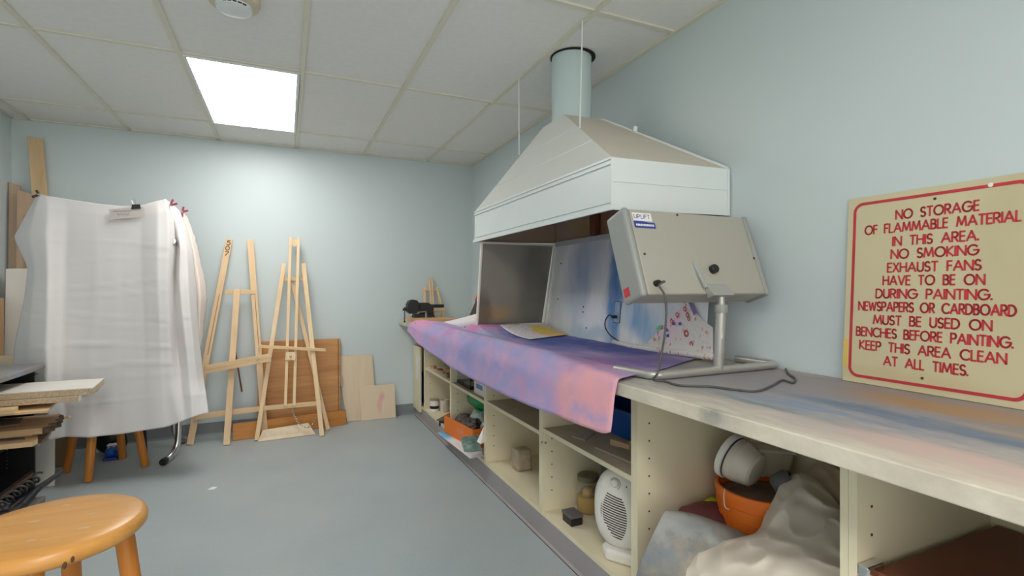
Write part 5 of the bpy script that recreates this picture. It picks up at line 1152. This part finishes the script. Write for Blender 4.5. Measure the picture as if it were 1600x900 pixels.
M['greytop'] = blobs('scuffed_grey', (128, 124, 124), [((-1.4, 3.4, .76), (.3, .12, .1), (132, 148, 170), .6), ((-1.3, 3.2, .76), (.05, .3, .1), (160, 146, 126), .6)], (-1.52, 3.2, 0), .45, .05, 5)
lab(MB().box(ux0, -1.252, uy0-.03, 3.735, .731, .764).build('top', 'greytop', U, .010, seg=4), 'scuffed grey top')
ph = MB()
for q_ in range(7):
    for xx in (-1.40, -1.68): ph.lathe([(.0035, 0), (.0035, .001)], (xx, uy1-.0185, .20+q_*.02), (0, -1, 0), 8)
lab(ph.build('pin_holes', 'steel', U), 'row of small shelf-pin holes')
MB().box(ux1-.001, ux1+.012, 3.66, 3.70, .705, .712).build('catch', 'black', U)
def sboard(name, mat, z0, z1, yn, yf, xr_n, xr_f, lab_, cat='board', x0=-1.74, bev=.001):
    o = MB().hexa([(x0, yn, z0), (xr_n, yn, z0), (xr_f, yf, z0), (x0, yf, z0), (x0, yn, z1), (xr_n, yn, z1), (xr_f, yf, z1), (x0, yf, z1)]).build(name, mat, None, bev); tag(o, lab_, cat); return o
def xr(px, py, y): return ony(px, py, y).x
# upper tier, resting on the upper shelf (top .503)
y1_ = 3.42
sboard('plywood_sheet', 'pine_x', .576, .588, 3.22, 3.60, xr(74, 629, 3.22), xr(97, 618, 3.60), 'thin pine sheet, lowest of the upper stack of boards')
o = sboard('pine_chunk', 'pine_x', .5885, .610, 3.19, 3.27, xr(20, 625, 3.19), xr(29, 618, 3.27), 'short pine chunk under the particle board ends')
sb2 = sboard('particle_strip', 'particle', .6105, .637, 3.28, 3.56, xr(123, 612, 3.28), xr(122, 610, 3.56), 'particle board strip with white end below the white board')
lab(MB().box(xr(123, 612, 3.28)+.0005, xr(123, 612, 3.28)+.006, 3.28, 3.56, .6105, .638).build('end_band', 'white_lam', sb2), 'white edge banding')
sb1 = sboard('white_board', 'particle', .6385, .668, 3.30, 3.62, xr(145, 604, 3.30), xr(163, 591, 3.62)-.0, 'white-faced particle board sticking out on top of the stack')
a_ = xr(145, 604, 3.30); c_ = xr(163, 591, 3.62)
lab(MB().hexa([(-1.74, 3.2995, .6685), (a_, 3.2995, .6685), (c_, 3.62, .6685), (-1.74, 3.62, .6685), (-1.74, 3.2995, .672), (a_, 3.2995, .672), (c_, 3.62, .672), (-1.74, 3.62, .672)]).build('white_facing', 'white_lam', sb1), 'white facing')
# lower tier
sboard('grey_plank', 'rough_wood', .396, .410, 3.30, 3.55, xr(62, 680, 3.30), xr(80, 668, 3.55), 'rough grey plank, lowest of the lower stack')
fr0 = thing('picture_frame', 'pine frame with white inset lying in the lower stack of boards', 'frame', (-1.5, 3.35, .4105))
za, zb2 = .4105, .435; xa = xr(50, 676, 3.24); xb = xr(66, 656, 3.60)
for q in (((-1.74, 3.24), (xa, 3.24), (xa+.005, 3.29), (-1.74, 3.29)), ((-1.74, 3.55), (xb-.005, 3.55), (xb, 3.60), (-1.74, 3.60)), ((xa-.045, 3.29), (xa+.005, 3.29), (xb-.005, 3.55), (xb-.06, 3.55))):
    MB().prism([(a, c, za) for a, c in q], (0, 0, zb2-za)).build('rail', 'pine_x', fr0, .001)
lab(MB().prism([(-1.74, 3.291, za+.002), (xa-.046, 3.291, za+.002), (xb-.061, 3.549, za+.002), (-1.74, 3.549, za+.002)], (0, 0, .010)).build('inset', 'white_lam', fr0), 'white inset')
sboard('pine_board', 'pine_x', .4355, .455, 3.36, 3.62, xr(50, 656, 3.36), xr(62, 650, 3.62), 'pine board between the frame and the bark slab')
bs = MB(); pr_ = []
yn, yf = 3.30, 3.62
xe = [xr(66, 659, 3.30), xr(75, 655, 3.38), xr(82, 652, 3.45), xr(90, 645, 3.55), xr(93.5, 641, 3.62)]
poly = [(-1.74, 3.30), (xe[0], 3.30), (xe[0]+.025, 3.34), (xe[1], 3.38), (xe[1]+.03, 3.42), (xe[2]+.005, 3.46), (xe[3]+.02, 3.52), (xe[3], 3.56), (xe[4]+.012, 3.60), (xe[4]-.01, 3.63), (-1.74, 3.63)]
o = bs.prism([(a, c, .4555) for a, c in poly], (0, 0, .03)).build('bark_slab', wood('slab_wood', (214, 182, 142), (176, 142, 104), 2, 0, .7), None); tag(o, 'wooden slab with rough bark end in the lower stack', 'slab')
bk_ = MB()
for (a, c), (d, e2) in zip(poly[1:9], poly[2:10]): bk_.hexa([(a, c, .4545), (d, e2, .4545), (d+.012, e2+.004, .458), (a+.012, c-.004, .458), (a, c, .487), (d, e2, .487), (d+.010, e2+.004, .481), (a+.010, c-.004, .481)])
lab(bk_.build('bark', plain('dark_bark', (92, 78, 60), .9, var=.5, vs=60, bump=.8), o), 'dark rough bark')
o = MB().beam((-1.60, 3.66, .402), (xr(109, 651, 3.672), 3.672, .456), .012, .012).build('thin_stick', 'pine_x', None); tag(o, 'thin wooden stick poking out past the bark slab', 'stick')
sboard('grey_offcut', 'rough_wood', .4860, .4945, 3.40, 3.56, xr(30, 645, 3.4), xr(36, 640, 3.56), 'thin grey board lying on the bark slab')
# low grey crate with folded metal easel on it
o = MB(); o.box(-1.262, -1.058, 2.72, 3.155, .001, .188); o = o.build('low_crate', plain('grey_crate', (112, 106, 104), .6, var=.06), None, .004); tag(o, 'low grey box on the floor before the black shelf unit', 'box')
FE = thing('folding_easel', 'folded black metal easel lying on the low grey box', 'easel', (-1.13, 2.95, .188))
def fe(px, py, y): return ony(px, py, y)
p0, p1 = Vector((-1.118, 2.60, .222)), fe(99, 735, 3.42)
sharp(MB().tube([p0, p0.lerp(p1, .45), p0.lerp(p1, .97), p1], [.017, .019, .011, .009], 18).build('leg', plain('black_gloss', (34, 32, 38), .22, .3), FE), 50)
sharp(MB().tube([Vector((-1.085, 2.58, .212)), Vector((-1.09, 2.8, .208)), Vector((-1.083, 2.98, .212)), fe(62, 760, 3.03)], [.020, .021, .018, .013], 16).build('leg', 'black_iron', FE), 50)
hx = []
q0, q1 = Vector((-1.165, 2.62, .225)), fe(62, 743, 3.2)
dv_ = (q1-q0).normalized(); sa_ = dv_.orthogonal().normalized(); sb_ = dv_.cross(sa_)
for k in range(200):
    t_ = k/199; hx.append(q0.lerp(q1, t_)+(sa_*math.cos(t_*2*math.pi*12)+sb_*math.sin(t_*2*math.pi*12))*.018)
MB().tube(hx, .0055, 6).build('coiled_strap', plain('black_strap', (52, 50, 50), .5), FE, smooth=True)
for pos in ((-1.105, 2.75, .243), (-1.10, 2.88, .243)): MB().lathe([(.014, -.012), (.016, 0), (.014, .012)], pos, (1, .2, .3), 14).build('clamp_knob', 'black_iron', FE)
MB().beam((-1.072, 2.62, .195), (-1.072, 3.02, .197), .012, .008).build('flat_bar', plain('dull_alu', (150, 146, 142), .4, .7), FE)
